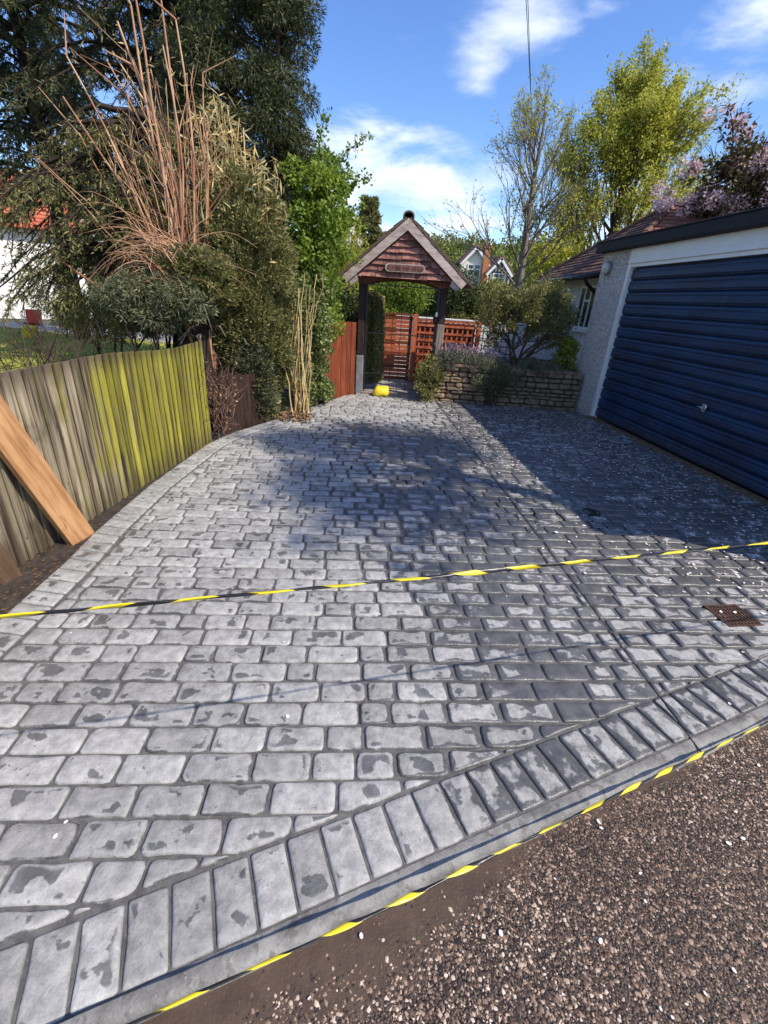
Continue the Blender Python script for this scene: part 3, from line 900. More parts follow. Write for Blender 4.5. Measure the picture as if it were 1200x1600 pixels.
def tape(name, pts, wid, thick, twist, label, period=.19, phase=0.0, sag=0.0):
    pts = [Vector(p) for p in pts]; cum = [0]
    for i in range(len(pts) - 1): cum.append(cum[-1] + (pts[i + 1] - pts[i]).length)
    L = cum[-1]; n = int(L / .012); V_, F_, C_ = [], [], []
    k = 10
    for i in range(n + 1):
        s = L * i / n; j = max(a for a in range(len(cum)) if cum[a] <= s + 1e-9); j = min(j, len(pts) - 2)
        f = (s - cum[j]) / (cum[j + 1] - cum[j]); p = pts[j].lerp(pts[j + 1], f)
        p = p - Vector((0, 0, sag * 4 * (s / L) * (1 - s / L)))
        t = (pts[j + 1] - pts[j]).normalized(); a = Vector((0, 0, 1)).cross(t).normalized(); b = t.cross(a)
        ang = twist * s + .5 * math.sin(s * 5.1) + .3 * math.sin(s * 13 + 1)
        pul = math.sin(math.pi * min(1, ((s / period + phase) % 1) / .52)) if ((s / period + phase) % 1) < .52 else 0
        wloc = wid * (.74 + .40 * pul + .12 * math.sin(s * 31))
        for q in range(k):
            th = 2 * math.pi * q / k
            x = math.cos(th) * wloc / 2; y = math.sin(th) * thick / 2 * (1 + .4 * math.sin(s * 40 + q))
            V_.append(p + a * (x * math.cos(ang) - y * math.sin(ang)) + b * (x * math.sin(ang) + y * math.cos(ang)))
            C_.append((s / period + phase, abs(q / k * 2 - 1), 0, 1))
    for i in range(n):
        for q in range(k): F_.append((i * k + q, i * k + (q + 1) % k, (i + 1) * k + (q + 1) % k, (i + 1) * k + q))
    m_ = MB(); m_.v = [tuple(v) for v in V_]; m_.f = F_; m_.c = C_
    return tag(m_.build(name, M['tape'], None, True), label, 'barrier tape', 'yellow and black hazard tapes across the drive')


tape('hazard_tape', [(-2.08, .215, .98), (-.67, .620, .95), (.011, .81, .95), (1.06, 1.12, .95), (3.60, 1.85, 1.0)], .0130, .0055, 3.0,
     'twisted yellow and black hazard tape stretched in the air across the whole drive',  .148, .1)
fp = [(-1.75, -.23, .20), (-.465, .345, .165), (.065, .585, .13), (.94, 1.015, .055), (1.56, 1.312, .015), (2.3, 1.655, .03), (3.45, 2.10, .25)]
tape('hazard_tape', fp, .0125, .0055, 3.2, 'twisted yellow and black hazard tape running low along the kerb by the road', .175, .45)

# ------------------------------------------------------------------ garage
gz = math.atan2(GD.y, GD.x)
g = empty('garage', (GA.x, GA.y, 0), gz, 'white pebbledashed flat roofed garage with a wide ribbed blue door', 'garage')
DW, DH = 4.27, 2.10        # local x runs along the door towards the camera, y goes into the garage
mb = MB()
mb.box(-.83, -.075, .0, 5.0, -.1, 2.335); mb.build('door_pier', M['pebble'], g)
mb = MB(); mb.box(DW + .075, DW + .75, .0, 5.0, -.1, 2.335); mb.build('door_pier', M['pebble'], g)
mb = MB(); mb.box(-.0745, DW + .0745, 4.8, 4.99, -.1, 2.333); mb.build('back_wall', M['pebble'], g)
mb = MB(); mb.box(-.0745, DW + .0745, -.012, .2, DH + .055, 2.334, bev=.004); mb.build('lintel_board', M['whitepaint'], g)
mb = MB(); mb.box(-.070, DW + .070, -.020, -.0125, DH + .05, DH + .115, bev=.002); mb.build('lintel_bead', M['whitepaint'], g)
fr = MB(); fr.box(-.0742, -.004, -.010, .09, -.05, DH + .0545, bev=.004); fr.build('door_frame', M['whitepaint'], g)
fr = MB(); fr.box(DW + .004, DW + .0742, -.010, .09, -.05, DH + .0545, bev=.004); fr.build('door_frame', M['whitepaint'], g)
fr = MB(); fr.box(-.0035, DW + .0035, .0, .09, DH + .006, DH + .054); fr.build('door_head', M['whitepaint'], g)
mb = MB(); mb.box(-.90, DW + .95, -.12, 5.15, 2.336, 2.462, bev=.008); mb.build('roof_fascia', M['felt'], g)
mb = MB(); mb.box(-.915, DW + .97, -.13, 5.17, 2.4625, 2.482, bev=.006); mb.build('roof_felt', M['felt'], g)
mb = MB(); mb.box(-.06, DW + .05, -.075, .03, -.05, .018, bev=.004); mb.build('threshold', plain('brown_threshold', (.16, .10, .055), .85, .5, 18, .6), g)
door = MB(); door.box(.0, DW, .075, .085, .02, DH); door = door.build('door', M['door'], g)
nr = 14; ph = (DH - .03) / nr
for i in range(nr):
    z0 = .022 + i * ph
    pr_ = [(.055, z0 + .004), (.044, z0 + .010), (.042, z0 + .020), (.033, z0 + .026), (.030, z0 + .034), (.030, z0 + ph * .55), (.036, z0 + ph * .60), (.036, z0 + ph * .66), (.031, z0 + ph * .71),
           (.030, z0 + ph - .028), (.036, z0 + ph - .016), (.048, z0 + ph - .006), (.055, z0 + ph - .004)]
    mb = MB(); n_ = len(pr_); x0, x1 = .006, DW - .006
    mb.add([(x0, a, b) for a, b in pr_] + [(x1, a, b) for a, b in pr_], [(j, j + 1, n_ + j + 1, n_ + j) for j in range(n_ - 1)] + [tuple(range(n_)), tuple(range(2 * n_ - 1, n_ - 1, -1))])
    mb.build('door_panel', M['door'], door)
h = MB(); h.box(2.085, 2.155, .020, .034, .575, .665, bev=.006); h.tube([(2.12, .022, .63), (2.12, -.018, .63)], .010, 8)
h.tube([(2.075, -.02, .635), (2.165, -.02, .625)], [.009, .009], 8); h.tube([(2.12, .022, .592), (2.12, .012, .592)], .012, 8)
h.build('handle', M['chrome'], door, True)
lp = empty('bulkhead_light', (0, 0, 0), 0, 'round ribbed bulkhead light high on the white garage pier', 'wall light')
Mg = Matrix.Translation((GA.x, GA.y, 0)) @ Matrix.Rotation(gz, 4, 'Z')
lp.location = Mg @ Vector((-.60, -.001, 2.12)); lp.rotation_euler = (0, 0, gz)
Ml = Matrix.Rotation(R(90), 4, 'X')
mb = MB(); mb.lathe([(.098, 0), (.10, .02), (.095, .045), (.085, .05), (.082, .03)], 24, Ml); mb.build('rim', plain('grey_lamp_metal', (.22, .22, .22), .5, .1), lp, True)
mb = MB(); mb.lathe([(.082, .028), (.078, .05), (.06, .075), (.03, .087), (.004, .09)], 24, Ml); mb.build('lens', M['lampglass'], lp, True)
mb = MB(); mb.tube([(-.085, -.05, 0), (-.06, -.082, 0), (0, -.097, 0), (.06, -.082, 0), (.085, -.05, 0)], .006, 6); mb.build('guard', M['plastic_w'], lp, True)
mb = MB(); mb.tube([(0, -.05, -.085), (0, -.082, -.06), (0, -.097, 0), (0, -.082, .06), (0, -.05, .085)], .006, 6); mb.build('guard', M['plastic_w'], lp, True)

# ------------------------------------------------------------------ featheredge fence on the left
FA, FB = Vector((-2.26, -.35)), Vector((-1.95, 4.80)); ft = (FB - FA).normalized(); FL = (FB - FA).length
fe = empty('timber_fence', (FA.x, FA.y, 0), math.atan2(ft.y, ft.x), 'weathered featheredge board fence with yellow green algae at its far end', 'fence')
pitch_ = .0765; nb = int(FL / pitch_)
for i in range(nb):
    x = i * pitch_; top = 1.0 + .012 * math.sin(i * .3) + random.uniform(-.003, .003) + .095 * max(0, 1 - x / 4.6)
    if i == nb - 1: top += .01
    mb = MB(); wv = [random.uniform(-.002, .002) for _ in range(8)]
    zs = [-.06, .3, .65, top]
    V_, F_ = [], []
    for q, z in enumerate(zs):
        o_ = wv[q]; V_ += [(x - .004, -.006 + o_, z), (x + .089, .011 + o_, z), (x + .089, .006 + o_, z), (x - .004, -.021 + o_ * 1.5, z)]
    for q in range(3):
        for a in range(4): F_.append((q * 4 + a, q * 4 + (a + 1) % 4, q * 4 + 4 + (a + 1) % 4, q * 4 + 4 + a))
    F_ += [(3, 2, 1, 0), (12, 13, 14, 15)]
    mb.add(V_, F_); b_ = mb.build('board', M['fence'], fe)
for z in (.22, .80):
    mb = MB(); mb.box(.0, FL, .0125, .06, z, z + .08); mb.build('rail', M['fence'], fe)
for x in (.1, 1.75, 3.4, FL - .06):
    mb = MB(); mb.box(x, x + .08, .061, .14, -.08, .93); mb.build('post', M['fence'], fe)

# planks leaning along the fence
def plank_obj(a, b, wid, th, face, label, m=M['sawn']):
    a, b = Vector(a), Vector(b); z = (b - a).normalized(); y = -(Vector(face) - z * z.dot(Vector(face))).normalized(); x = y.cross(z)
    mb = MB(); mb.box(-wid / 2, wid / 2, 0, th, 0, (b - a).length, bev=.003)
    o = mb.build('timber_plank', m); o.matrix_world = Matrix.Translation(a) @ Matrix((x, y, z)).transposed().to_4x4()
    return tag(o, label, 'plank', 'offcut planks at the fence')


plank_obj((-1.935, 2.515, -.05), (-2.035, 2.10, 1.20), .170, .045, (1, -.25, .12), 'long new orange brown sawn plank leaning diagonally on the fence')
plank_obj((-2.03, 2.03, -.05), (-2.075, 1.90, .62), .11, .04, (1, -.3, .1), 'shorter dark brown plank at the left picture edge, propped lower on the fence', M['oldplank'])

# ------------------------------------------------------------------ short red fence beside the gate
rf = empty('red_panel_fence', (-1.15, 7.35, 0), math.atan2(.42, .50), 'red brown vertical board fence panel between hedge and roofed gate', 'fence')
nbd = 7; Lr = .66
for i in range(nbd):
    x = i * Lr / nbd; mb = MB(); mb.box(x + .001, x + Lr / nbd - .003, -.008 + .003 * (i % 2), .010, -.06, 1.14 + random.uniform(-.006, .006), bev=.002); mb.build('board', M['redwood'], rf)
for z in (.25, .9):
    mb = MB(); mb.box(0, Lr, .0105, .05, z, z + .07); mb.build('rail', M['redwood'], rf)
mb = MB(); mb.box(-.045, .0, -.02, .03, -.06, 1.1, bev=.004); mb.build('edge_post', M['sawn'], rf)

# ------------------------------------------------------------------ roofed gate (lychgate)
LG = Vector((.075, 8.0, 0))
lg = empty('lychgate', LG, 0, 'timber roofed garden gateway with shingled gable and dark posts', 'lychgate')
PX = .655; DEP = .55
for sx, low in ((-1, False), (1, True)):
    for yy in (0, DEP):
        mb = MB(); mb.box(sx * PX - .055, sx * PX + .055, yy - .055, yy + .055, (1.18 if (low and yy == 0) else (.62 if yy == 0 else -.05)), 1.80, bev=.008)
        mb.build('post', M['darkwood'], lg)
        if yy == 0:
            mb = MB(); mb.box(sx * PX - .062, sx * PX + .058, yy - .060, yy + .058, -.05, 1.18 if low else .62, bev=.008)
            mb.build('post_foot', M['greywood'] if low else plain('grey_post_stub', (.20, .20, .21), .8, .2, 14, .3), lg)  # lower length of the right post is paler than the upper
mb = MB(); mb.box(PX - .14, PX - .062, -.085, -.0, 1.185, 1.29, bev=.01); mb.build('latch_block', M['darkwood'], lg)
mb = MB(); mb.box(PX - .115, PX - .075, -.10, -.0855, 1.29, 1.36, bev=.008); mb.build('bell_push', M['plastic_w'], lg)
# beams: slightly arched lintel front and back, wall plates along the sides
for yy in (-.05, DEP + .02):
    arc = [(-.80, 1.745), (-.60, 1.70), (-.35, 1.765), (0, 1.79), (.35, 1.765), (.60, 1.70), (.80, 1.745), (.80, 1.885), (-.80, 1.885)]
    mb = MB(); mb.prism(arc, yy - .03, yy + .03, 'y'); mb.build('lintel_beam', M['beam'], lg)
for sx in (-1, 1):
    mb = MB(); mb.box(sx * .72 - .05, sx * .72 + .05, -.30, DEP + .17, 1.80, 1.88); mb.build('wall_plate', M['beam'], lg)
APX, EX, EZ = 2.545, .90, 1.79          # ridge height, eaves half width, eaves height
sl = Vector((EX, 0, EZ - APX)); sl_n = Vector((APX - EZ, 0, EX)).normalized()
y0g, y1g = -.34, DEP + .20
for sx in (-1, 1):
    def sp(t, off, y): return ((sl.x * t + sl_n.x * off) * sx, y, APX + sl.z * t + sl_n.z * off)
    mb = MB()
    for yy0, yy1 in ((y0g - .032, y0g),):
        pts = [sp(-.0, -.085, yy0), sp(1.03, -.085, yy0), sp(1.03, .022, yy0), sp(-.0, .022, yy0)] + [sp(-.0, -.085, yy1), sp(1.03, -.085, yy1), sp(1.03, .022, yy1), sp(-.0, .022, yy1)]
        pts[0] = (0, yy0, APX - .12); pts[4] = (0, yy1, APX - .12); pts[3] = (0, yy0, APX + .03); pts[7] = (0, yy1, APX + .03)
        mb.add(pts, [(0, 1, 2, 3), (7, 6, 5, 4), (0, 4, 5, 1), (1, 5, 6, 2), (2, 6, 7, 3)])
    mb.build('barge_board', M['barge'], lg)
    mb = MB(); pts = [sp(0, -.0, y0g + .001), sp(1.0, 0, y0g + .001), sp(1.0, .018, y0g + .001), sp(0, .018, y0g + .001), sp(0, 0, y1g), sp(1.0, 0, y1g), sp(1.0, .018, y1g), sp(0, .018, y1g)]
    mb.add(pts, [(0, 1, 2, 3), (7, 6, 5, 4), (0, 4, 5, 1), (1, 5, 6, 2), (2, 6, 7, 3), (3, 7, 4, 0)]); mb.build('roof_boarding', M['darkwood'], lg)
    for q in range(5):                                           # rafter feet under the eaves
        yq = y0g + .10 + q * .235; mb = MB()
        pts = [sp(.05, -.075, yq), sp(1.0, -.075, yq), sp(1.0, -.002, yq), sp(.05, -.002, yq)] + [sp(.05, -.075, yq + .045), sp(1.0, -.075, yq + .045), sp(1.0, -.002, yq + .045), sp(.05, -.002, yq + .045)]
        mb.add(pts, [(0, 1, 2, 3), (7, 6, 5, 4), (0, 4, 5, 1), (1, 5, 6, 2), (2, 6, 7, 3), (3, 7, 4, 0)]); mb.build('rafter', M['darkwood'], lg)
    mb = MB(); yq = y0g + .004                                   # end of the eaves seen beside the barge board
    pts = [sp(.90, -.17, yq), sp(1.0, -.16, yq), sp(1.0, -.003, yq), sp(.84, -.003, yq)]; pts = pts + [(a, b + .05, c) for a, b, c in pts]
    mb.add(pts, [(0, 1, 2, 3), (7, 6, 5, 4), (0, 4, 5, 1), (1, 5, 6, 2), (2, 6, 7, 3), (3, 7, 4, 0)]); mb.build('eaves_bracket', M['barge'], lg)
    nc = 9
    for r_ in range(nc):
        t0, t1 = r_ / nc * 1.10, (r_ + 1.55) / nc * 1.10
        nt = 8; wy = (y1g - y0g + .06) / nt
        for c_ in range(nt):
            ya = y0g - .035 + c_ * wy + random.uniform(-.003, .003) + (wy * .0); yb = ya + wy - .006
            j = random.uniform(-.004, .006)
            t1_ = min(t1, 1.13) + random.uniform(-.012, .012)
            lo, hi = .022, .056
            pts = [sp(t0, lo, ya), sp(t1_, lo + .024 + j, ya), sp(t1_, hi + .026 + j, ya), sp(t0, hi, ya)]
            pts += [sp(t0, lo, yb), sp(t1_, lo + .024 + j, yb), sp(t1_, hi + .026 + j, yb), sp(t0, hi, yb)]
            mb = MB(); mb.add(pts, [(0, 1, 2, 3), (7, 6, 5, 4), (0, 4, 5, 1), (1, 5, 6, 2), (2, 6, 7, 3), (3, 7, 4, 0)]); mb.build('roof_tile', M['tile_moss'], lg)
for q in range(5):
    yq = y0g - .04 + q * .235
    mb = MB(); ar = [(.085 * math.cos(a), .07 * math.sin(a) + APX + .05) for a in np.linspace(-.25, math.pi + .25, 9)]
    ai = [(.065 * math.cos(a), .05 * math.sin(a) + APX + .05) for a in np.linspace(math.pi + .25, -.25, 9)]
    mb.prism(ar + ai, yq, yq + .230, 'y'); mb.build('ridge_tile', M['tile_moss'], lg)
# gable cladding: courses of shingles, each one a part
mb = MB(); mb.prism([(-.80, 1.887), (.80, 1.887), (.06, 2.465), (-.06, 2.465)], -.27, -.25, 'y'); mb.build('gable_board', M['darkwood'], lg)
ch = .084; z = 1.80; row = 0
while z < 2.455:
    zt = z + ch + .03; yb = -.300; 
    half_b = min((APX - .13 - z) * EX / (APX - EZ), .82); half_t = max(.02, (APX - .13 - zt) * EX / (APX - EZ)); half_t = min(half_t, .82)
    x = -half_b - random.uniform(0, .1)
    while x < half_b - .015:
        wd = random.choice([.10, .14, .18, .12, .22, .16])
        if row >= 6: wd = .3
        xa, xb = max(x, -half_b), min(x + wd - .004, half_b); x += wd
        if xb - xa < .02: continue
        dz = random.uniform(-.007, .007); dy = random.uniform(-.006, .004)
        ta, tb = max(xa, -half_t), min(xb, half_t)
        if tb <= ta: ta = tb = (max(-half_t, min(half_t, (xa + xb) / 2))); ta -= .003; tb += .003
        pts = [(xa, yb - .030 + dy, z + dz), (xb, yb - .030 + dy, z + dz + random.uniform(-.004, .004)), (xb, yb + .006, z + dz), (xa, yb + .006, z + dz), (ta, yb + .014, zt), (tb, yb + .014, zt), (tb, yb + .022, zt), (ta, yb + .022, zt)]
        mb = MB(); mb.add(pts, [(0, 1, 2, 3), (7, 6, 5, 4), (0, 4, 5, 1), (1, 5, 6, 2), (2, 6, 7, 3), (3, 7, 4, 0)]); mb.build('shingle', M['shingle'], lg)
    z += ch; row += 1
# oval name board, its lettering worn beyond reading
ov = [(.245 * (1 if math.cos(a) > 0 else -1) + .055 * math.cos(a), .055 * math.sin(a)) for a in np.linspace(0, 2 * math.pi, 28, endpoint=False)]
sg = empty('name_board', LG + Vector((0, -.340, 1.935)), 0, 'rounded worn wooden name board on the gable, carving no longer readable', 'sign')
mb = MB(); mb.prism(ov, -.024, -.002, 'y'); mb.build('board', M['barge'], sg)
ri = [(x * .93, y_ * .78) for x, y_ in ov]
mb = MB(); mb.prism(ri, -.0262, -.0245, 'y'); mb.build('carved_field', M['shingle'], sg)
mb = MB()
for q in range(15):
    x = -.19 + q * .027 + random.uniform(-.004, .004)
    if q in (5, 10): continue
    mb.tube([(x, -.0275, random.uniform(-.022, -.012)), (x + random.uniform(-.006, .010), -.028, 0), (x + random.uniform(-.006, .008), -.0275, random.uniform(.012, .022))], .0028, 5)
mb.build('worn_carving', M['darkwood'], sg)

# iron gate hung between the posts
ig = empty('iron_gate', LG + Vector((0, -.02, 0)), 0, 'thin black wrought iron gate of upright bars under the lychgate roof', 'gate')
for i in range(9):
    x = -.55 + i * 1.10 / 8
    top = 1.70 - .0 * abs(i - 4)
    mb = MB(); mb.tube([(x, 0, .06), (x, 0, top)], .0045, 6); mb.build('bar', M['iron'], ig, True)
for z in (.10, .34, .98, 1.70):
    mb = MB(); mb.box(-.575, .575, -.008, .008, z - .007, z + .007); mb.build('rail', M['iron'], ig)
for sx in (-1, 1):
    mb = MB(); mb.box(sx * .572 - .012, sx * .572 + .012, -.0125, .0125, .04, 1.74); mb.build('stile', M['iron'], ig)
for i in range(4):
    x = -.48 + i * .32
    mb = MB(); mb.tube([(x + .05 * math.cos(a) * (1 - a / 9), -.014, 1.58 + .05 * math.sin(a) * (1 - a / 9)) for a in np.linspace(0, 7.5, 22)], .005, 5); mb.build('scroll', M['iron'], ig, True)
mb = MB(); mb.box(-.60, .60, -.06, .06, -.03, .028, bev=.006); tag(mb.build('door_sill', M['greywood'], None, False, LG + Vector((0, -.02, 0))), 'low timber threshold across the gateway under the iron gate', 'threshold')
# yellow bag
yb_ = MB(); ba = []
for k_, (rx, ry, z) in enumerate([(.12, .075, 0), (.14, .09, .02), (.132, .085, .07), (.118, .06, .12), (.11, .03, .15), (.10, .012, .158)]):
    ba.append([(rx * (1 + .06 * math.sin(3 * a + k_) + .06 * math.sin(7 * a + 2 * k_)) * math.copysign(abs(math.cos(a)) ** .55, math.cos(a)) + .01 * k_, ry * (1 + .12 * math.sin(2 * a + 2 * k_)) * math.copysign(abs(math.sin(a)) ** .6, math.sin(a)), z + .012 * math.sin(4 * a + k_)) for a in np.linspace(0, 2 * math.pi, 14, endpoint=False)])
V_ = [p for r_ in ba for p in r_]; F_ = []
for r_ in range(5):
    for i in range(14): F_.append((r_ * 14 + i, r_ * 14 + (i + 1) % 14, (r_ + 1) * 14 + (i + 1) % 14, (r_ + 1) * 14 + i))
F_ += [tuple(range(13, -1, -1)), tuple(range(70, 84))]
yb_.add(V_, F_); tag(yb_.build('yellow_bag', M['yellow'], None, True, (-.21, 7.83, -.004)), 'crumpled bright yellow plastic bag lying at the foot of the iron gate', 'bag')

# ------------------------------------------------------------------ slatted gate, lattice panels and white fence beyond
sg_ = empty('slatted_gate', (.03, 9.55, -.02), 0, 'red brown garden gate of narrow horizontal slats behind the iron gate', 'gate')
for i in range(16):
    mb = MB(); z = .04 + i * .076; mb.box(-.30, .284, -.010 - .003 * (i % 2), .012, z, z + .066, bev=.003); mb.build('slat', M['terracotta'] if i % 3 else M['redwood'], sg_)
for x in (-.28, .222):
    mb = MB(); mb.box(x, x + .06, .0135, .05, .02, 1.25); mb.build('stile', M['redwood'], sg_)
mb = MB(); mb.box(-.31, .27, -.025, .05, 1.253, 1.29, bev=.004); mb.build('cap', M['redwood'], sg_)
mb = MB(); mb.box(.29, .385, -.05, .045, 0, 1.29, bev=.006); mb.build('gate_post', M['terracotta'], sg_)


def lattice(x0, x1, y, z0, z1, label, nx, nz):
    o = empty('trellis', (x0, y, 0), 0, label, 'trellis', 'terracotta lattice panels'); W_ = x1 - x0
    for i in range(nz):
        z = z0 + (i + .5) * (z1 - z0) / nz
        mb = MB(); mb.box(.0, W_, -.012, .0, z - .020, z + .020); mb.build('slat', M['terracotta'], o)
    for i in range(nx):
        x = (i + .5) * W_ / nx
        mb = MB(); mb.box(x - .016, x + .016, .0005, .014, z0, z1); mb.build('slat', M['terracotta'], o)
    for i in range(nz * 2):
        z = z0 + (i + .25) * (z1 - z0) / nz / 2
        mb = MB(); mb.box(.0, W_, .06, .072, z - .018, z + .018); mb.build('back_slat', M['redwood'], o)
    mb = MB(); mb.box(.0, W_, .085, .095, z0 - .2, z1 - .01); mb.build('back_board', M['redwood'], o)
    mb = MB(); mb.box(-.01, W_ + .01, -.02, .03, z1, z1 + .035); mb.build('cap_rail', M['terracotta'], o)
    return o


lattice(.40, .80, 9.15, .25, 1.17, 'narrow terracotta lattice panel left of the gate right post', 4, 7)
lattice(.82, 1.50, 9.15, .25, 1.17, 'wide terracotta lattice panel between gate post and square end post', 7, 7)
mb = MB(); mb.box(1.51, 1.595, 9.11, 9.19, -.02, 1.235, bev=.006); tag(mb.build('lattice_post', M['terracotta']), 'square terracotta post ending the lattice panels', 'post')
wf = empty('white_fence', (.2, 10.9, 0), 0, 'low white horizontal board fence behind the lattice', 'fence')
for i in range(6):
    mb = MB(); z = .05 + i * .185; mb.box(-.2, 4.2, -.012 - .002 * (i % 2), .012, z, z + .172, bev=.003); mb.build('board', M['whitepaint'], wf)
for x in (.0, 1.35, 2.7, 4.0):
    mb = MB(); mb.box(x, x + .09, .0125, .09, -.02, 1.16); mb.build('post', M['whitepaint'], wf)
mb = MB(); mb.box(-.22, 4.22, -.04, .04, 1.163, 1.195, bev=.004); mb.build('cap', M['whitepaint'], wf)
wt_ = empty('wire_trellis', (1.62, 9.1, 0), 0, 'thin rusty wire grid standing before the white fence', 'trellis')
for i in range(6):
    mb = MB(); mb.tube([(.02 + i * .12, 0, .3), (.02 + i * .12, 0, 1.10)], .008, 5); mb.build('wire', M['rust'], wt_, True)
for i in range(6):
    mb = MB(); mb.tube([(.0, .008, .42 + i * .13), (.64, .008, .42 + i * .13)], .008, 5); mb.build('wire', M['rust'], wt_, True)

# ------------------------------------------------------------------ rubble retaining wall
rw = empty('stone_wall', (.62, 7.70, 0), -.015, 'low dry stone retaining wall of rough brown courses', 'wall')
mb = MB(); mb.box(.02, 2.46, .05, .36, -.06, .53); mb.build('core', M['mortar_dark'], rw)
z = -.03; rws = random.Random(4)
while z < .56:
    hgt = rws.choice([.055, .07, .08, .06, .095]); x = rws.uniform(-.06, .02)
    while x < 2.44:
        wd = rws.uniform(.10, .27) if hgt > .06 else rws.uniform(.14, .32)
        x1 = min(x + wd, 2.48)
        if x1 - x > .04:
            pro = rws.uniform(-.018, .016); mb = MB()
            g_ = .005
            a0, a1, b0, b1 = x + g_, x1 - g_, z + g_, z + hgt - g_ + rws.uniform(-.004, .003)
            cs = [(a0, b0), (a1, b0), (a1, b1), (a0, b1)]
            poly = []
            for q in range(4):
                p, nx_ = Vector(cs[q]), Vector(cs[(q + 1) % 4]); poly.append(p.lerp(nx_, .16)); poly.append(p.lerp(nx_, .5) + Vector((rws.uniform(-.006, .006), rws.uniform(-.006, .006)))); poly.append(p.lerp(nx_, .84))
            c_ = Vector(((a0 + a1) / 2, (b0 + b1) / 2)); k_ = len(poly)
            V_ = [(p.x, .09, p.y) for p in poly] + [(p.x, .012 + pro, p.y) for p in poly]
            V_ += [((p.x - c_.x) * .80 + c_.x, -.012 + pro + rws.uniform(-.008, .008), (p.y - c_.y) * .74 + c_.y) for p in poly]
            F_ = [(r2 * k_ + q, r2 * k_ + (q + 1) % k_, (r2 + 1) * k_ + (q + 1) % k_, (r2 + 1) * k_ + q) for r2 in range(2) for q in range(k_)] + [tuple(range(2 * k_, 3 * k_))]
            mb.add(V_, F_); mb.build('stone', M['wall_stone'], rw, rws.random() < .3)
        x = x1
    z += hgt
x = -.03
while x < 2.44:
    wd = rws.uniform(.2, .36); mb = MB(); x1 = min(x + wd, 2.48)
    mb.box(x + .004, x1 - .004, -.02 + rws.uniform(-.012, .012), .37, .565 + rws.uniform(-.006, .002), .605 + rws.uniform(-.008, .012), bev=.010); mb.build('coping_stone', M['wall_stone'], rw); x = x1
mb = MB(); mb.box(.70, 3.5, 7.99, 10.6, -.02, .50); o = mb.build('raised_bed', M['soil']); o['kind'] = 'structure'

# ------------------------------------------------------------------ bungalow behind the garage
bg_ = empty('bungalow', (3.86, 10.55, 0), 0, 'pale bungalow with hipped brown clay tile roof, its sunlit face coloured orange, behind the garage', 'house')
mb = MB(); mb.box(0, 5.0, -1.75, 1.95, -.05, 2.22); wl = mb.build('wall', M['render'], bg_)


def casement(parent, y, z0, z1, width, lights):
    f = MB(); x = -.012
    f.box(x - .02, x + .0115, y - width / 2, y - width / 2 + .05, z0, z1); f.box(x - .02, x + .0115, y + width / 2 - .05, y + width / 2, z0, z1)
    f.box(x - .0195, x + .0115, y - width / 2 + .0502, y + width / 2 - .0502, z0, z0 + .05); f.box(x - .0195, x + .0115, y - width / 2 + .0502, y + width / 2 - .0502, z1 - .05, z1)
    for i in range(1, lights):
        yy = y - width / 2 + width * i / lights; f.box(x - .019, x + .0115, yy - .025, yy + .025, z0 + .0502, z1 - .0502)
    wn = f.build('window', M['whitepaint'], parent)
    for i in range(lights):
        a = y - width / 2 + width * i / lights + .026 + (.025 if i == 0 else 0); b = y - width / 2 + width * (i + 1) / lights - .026 - (.025 if i == lights - 1 else 0)
        if i == 1 and lights == 3:
            t = MB(); t.box(x - .018, x + .0112, a + .001, b - .001, z1 - .30, z1 - .265); t.build('transom', M['whitepaint'], wn)
        p = MB(); p.box(x - .004, x + .011, a, b, z0 + .051, z1 - .051); p.build('pane', M['glass'], wn)
    s = MB(); s.box(x - .07, x + .0118, y - width / 2 - .04, y + width / 2 + .04, z0 - .055, z0 - .002, bev=.004); s.build('sill', M['whitepaint'], wn)
    return wn


casement(bg_, -.35, 1.18, 2.0, .88, 3)
casement(bg_, 1.32, 1.18, 2.0, .80, 3)
mb = MB(); mb.box(-.09, -.001, -.98, -.58, .55, .98, bev=.006); mb.build('meter_box', M['plastic_w'], bg_)
# hipped roof: boarding and tiles
ev, ez_, az = .36, 2.16, 3.46
C0, C1 = Vector((-ev, -1.75 - ev, ez_)), Vector((-ev, 1.95 + ev, ez_)); A0 = Vector((1.35, .1, az)); A1 = Vector((3.3, .1, az)); C2, C3 = Vector((5.0 + ev, -1.75 - ev, ez_)), Vector((5.0 + ev, 1.95 + ev, ez_))
mb = MB(); mb.add([C0, C1, A0, A1, C2, C3], [(0, 2, 1), (0, 4, 3, 2), (1, 2, 3, 5), (4, 5, 3), (0, 1, 5, 4)]); roof = mb.build('roof', M['tile'], bg_)


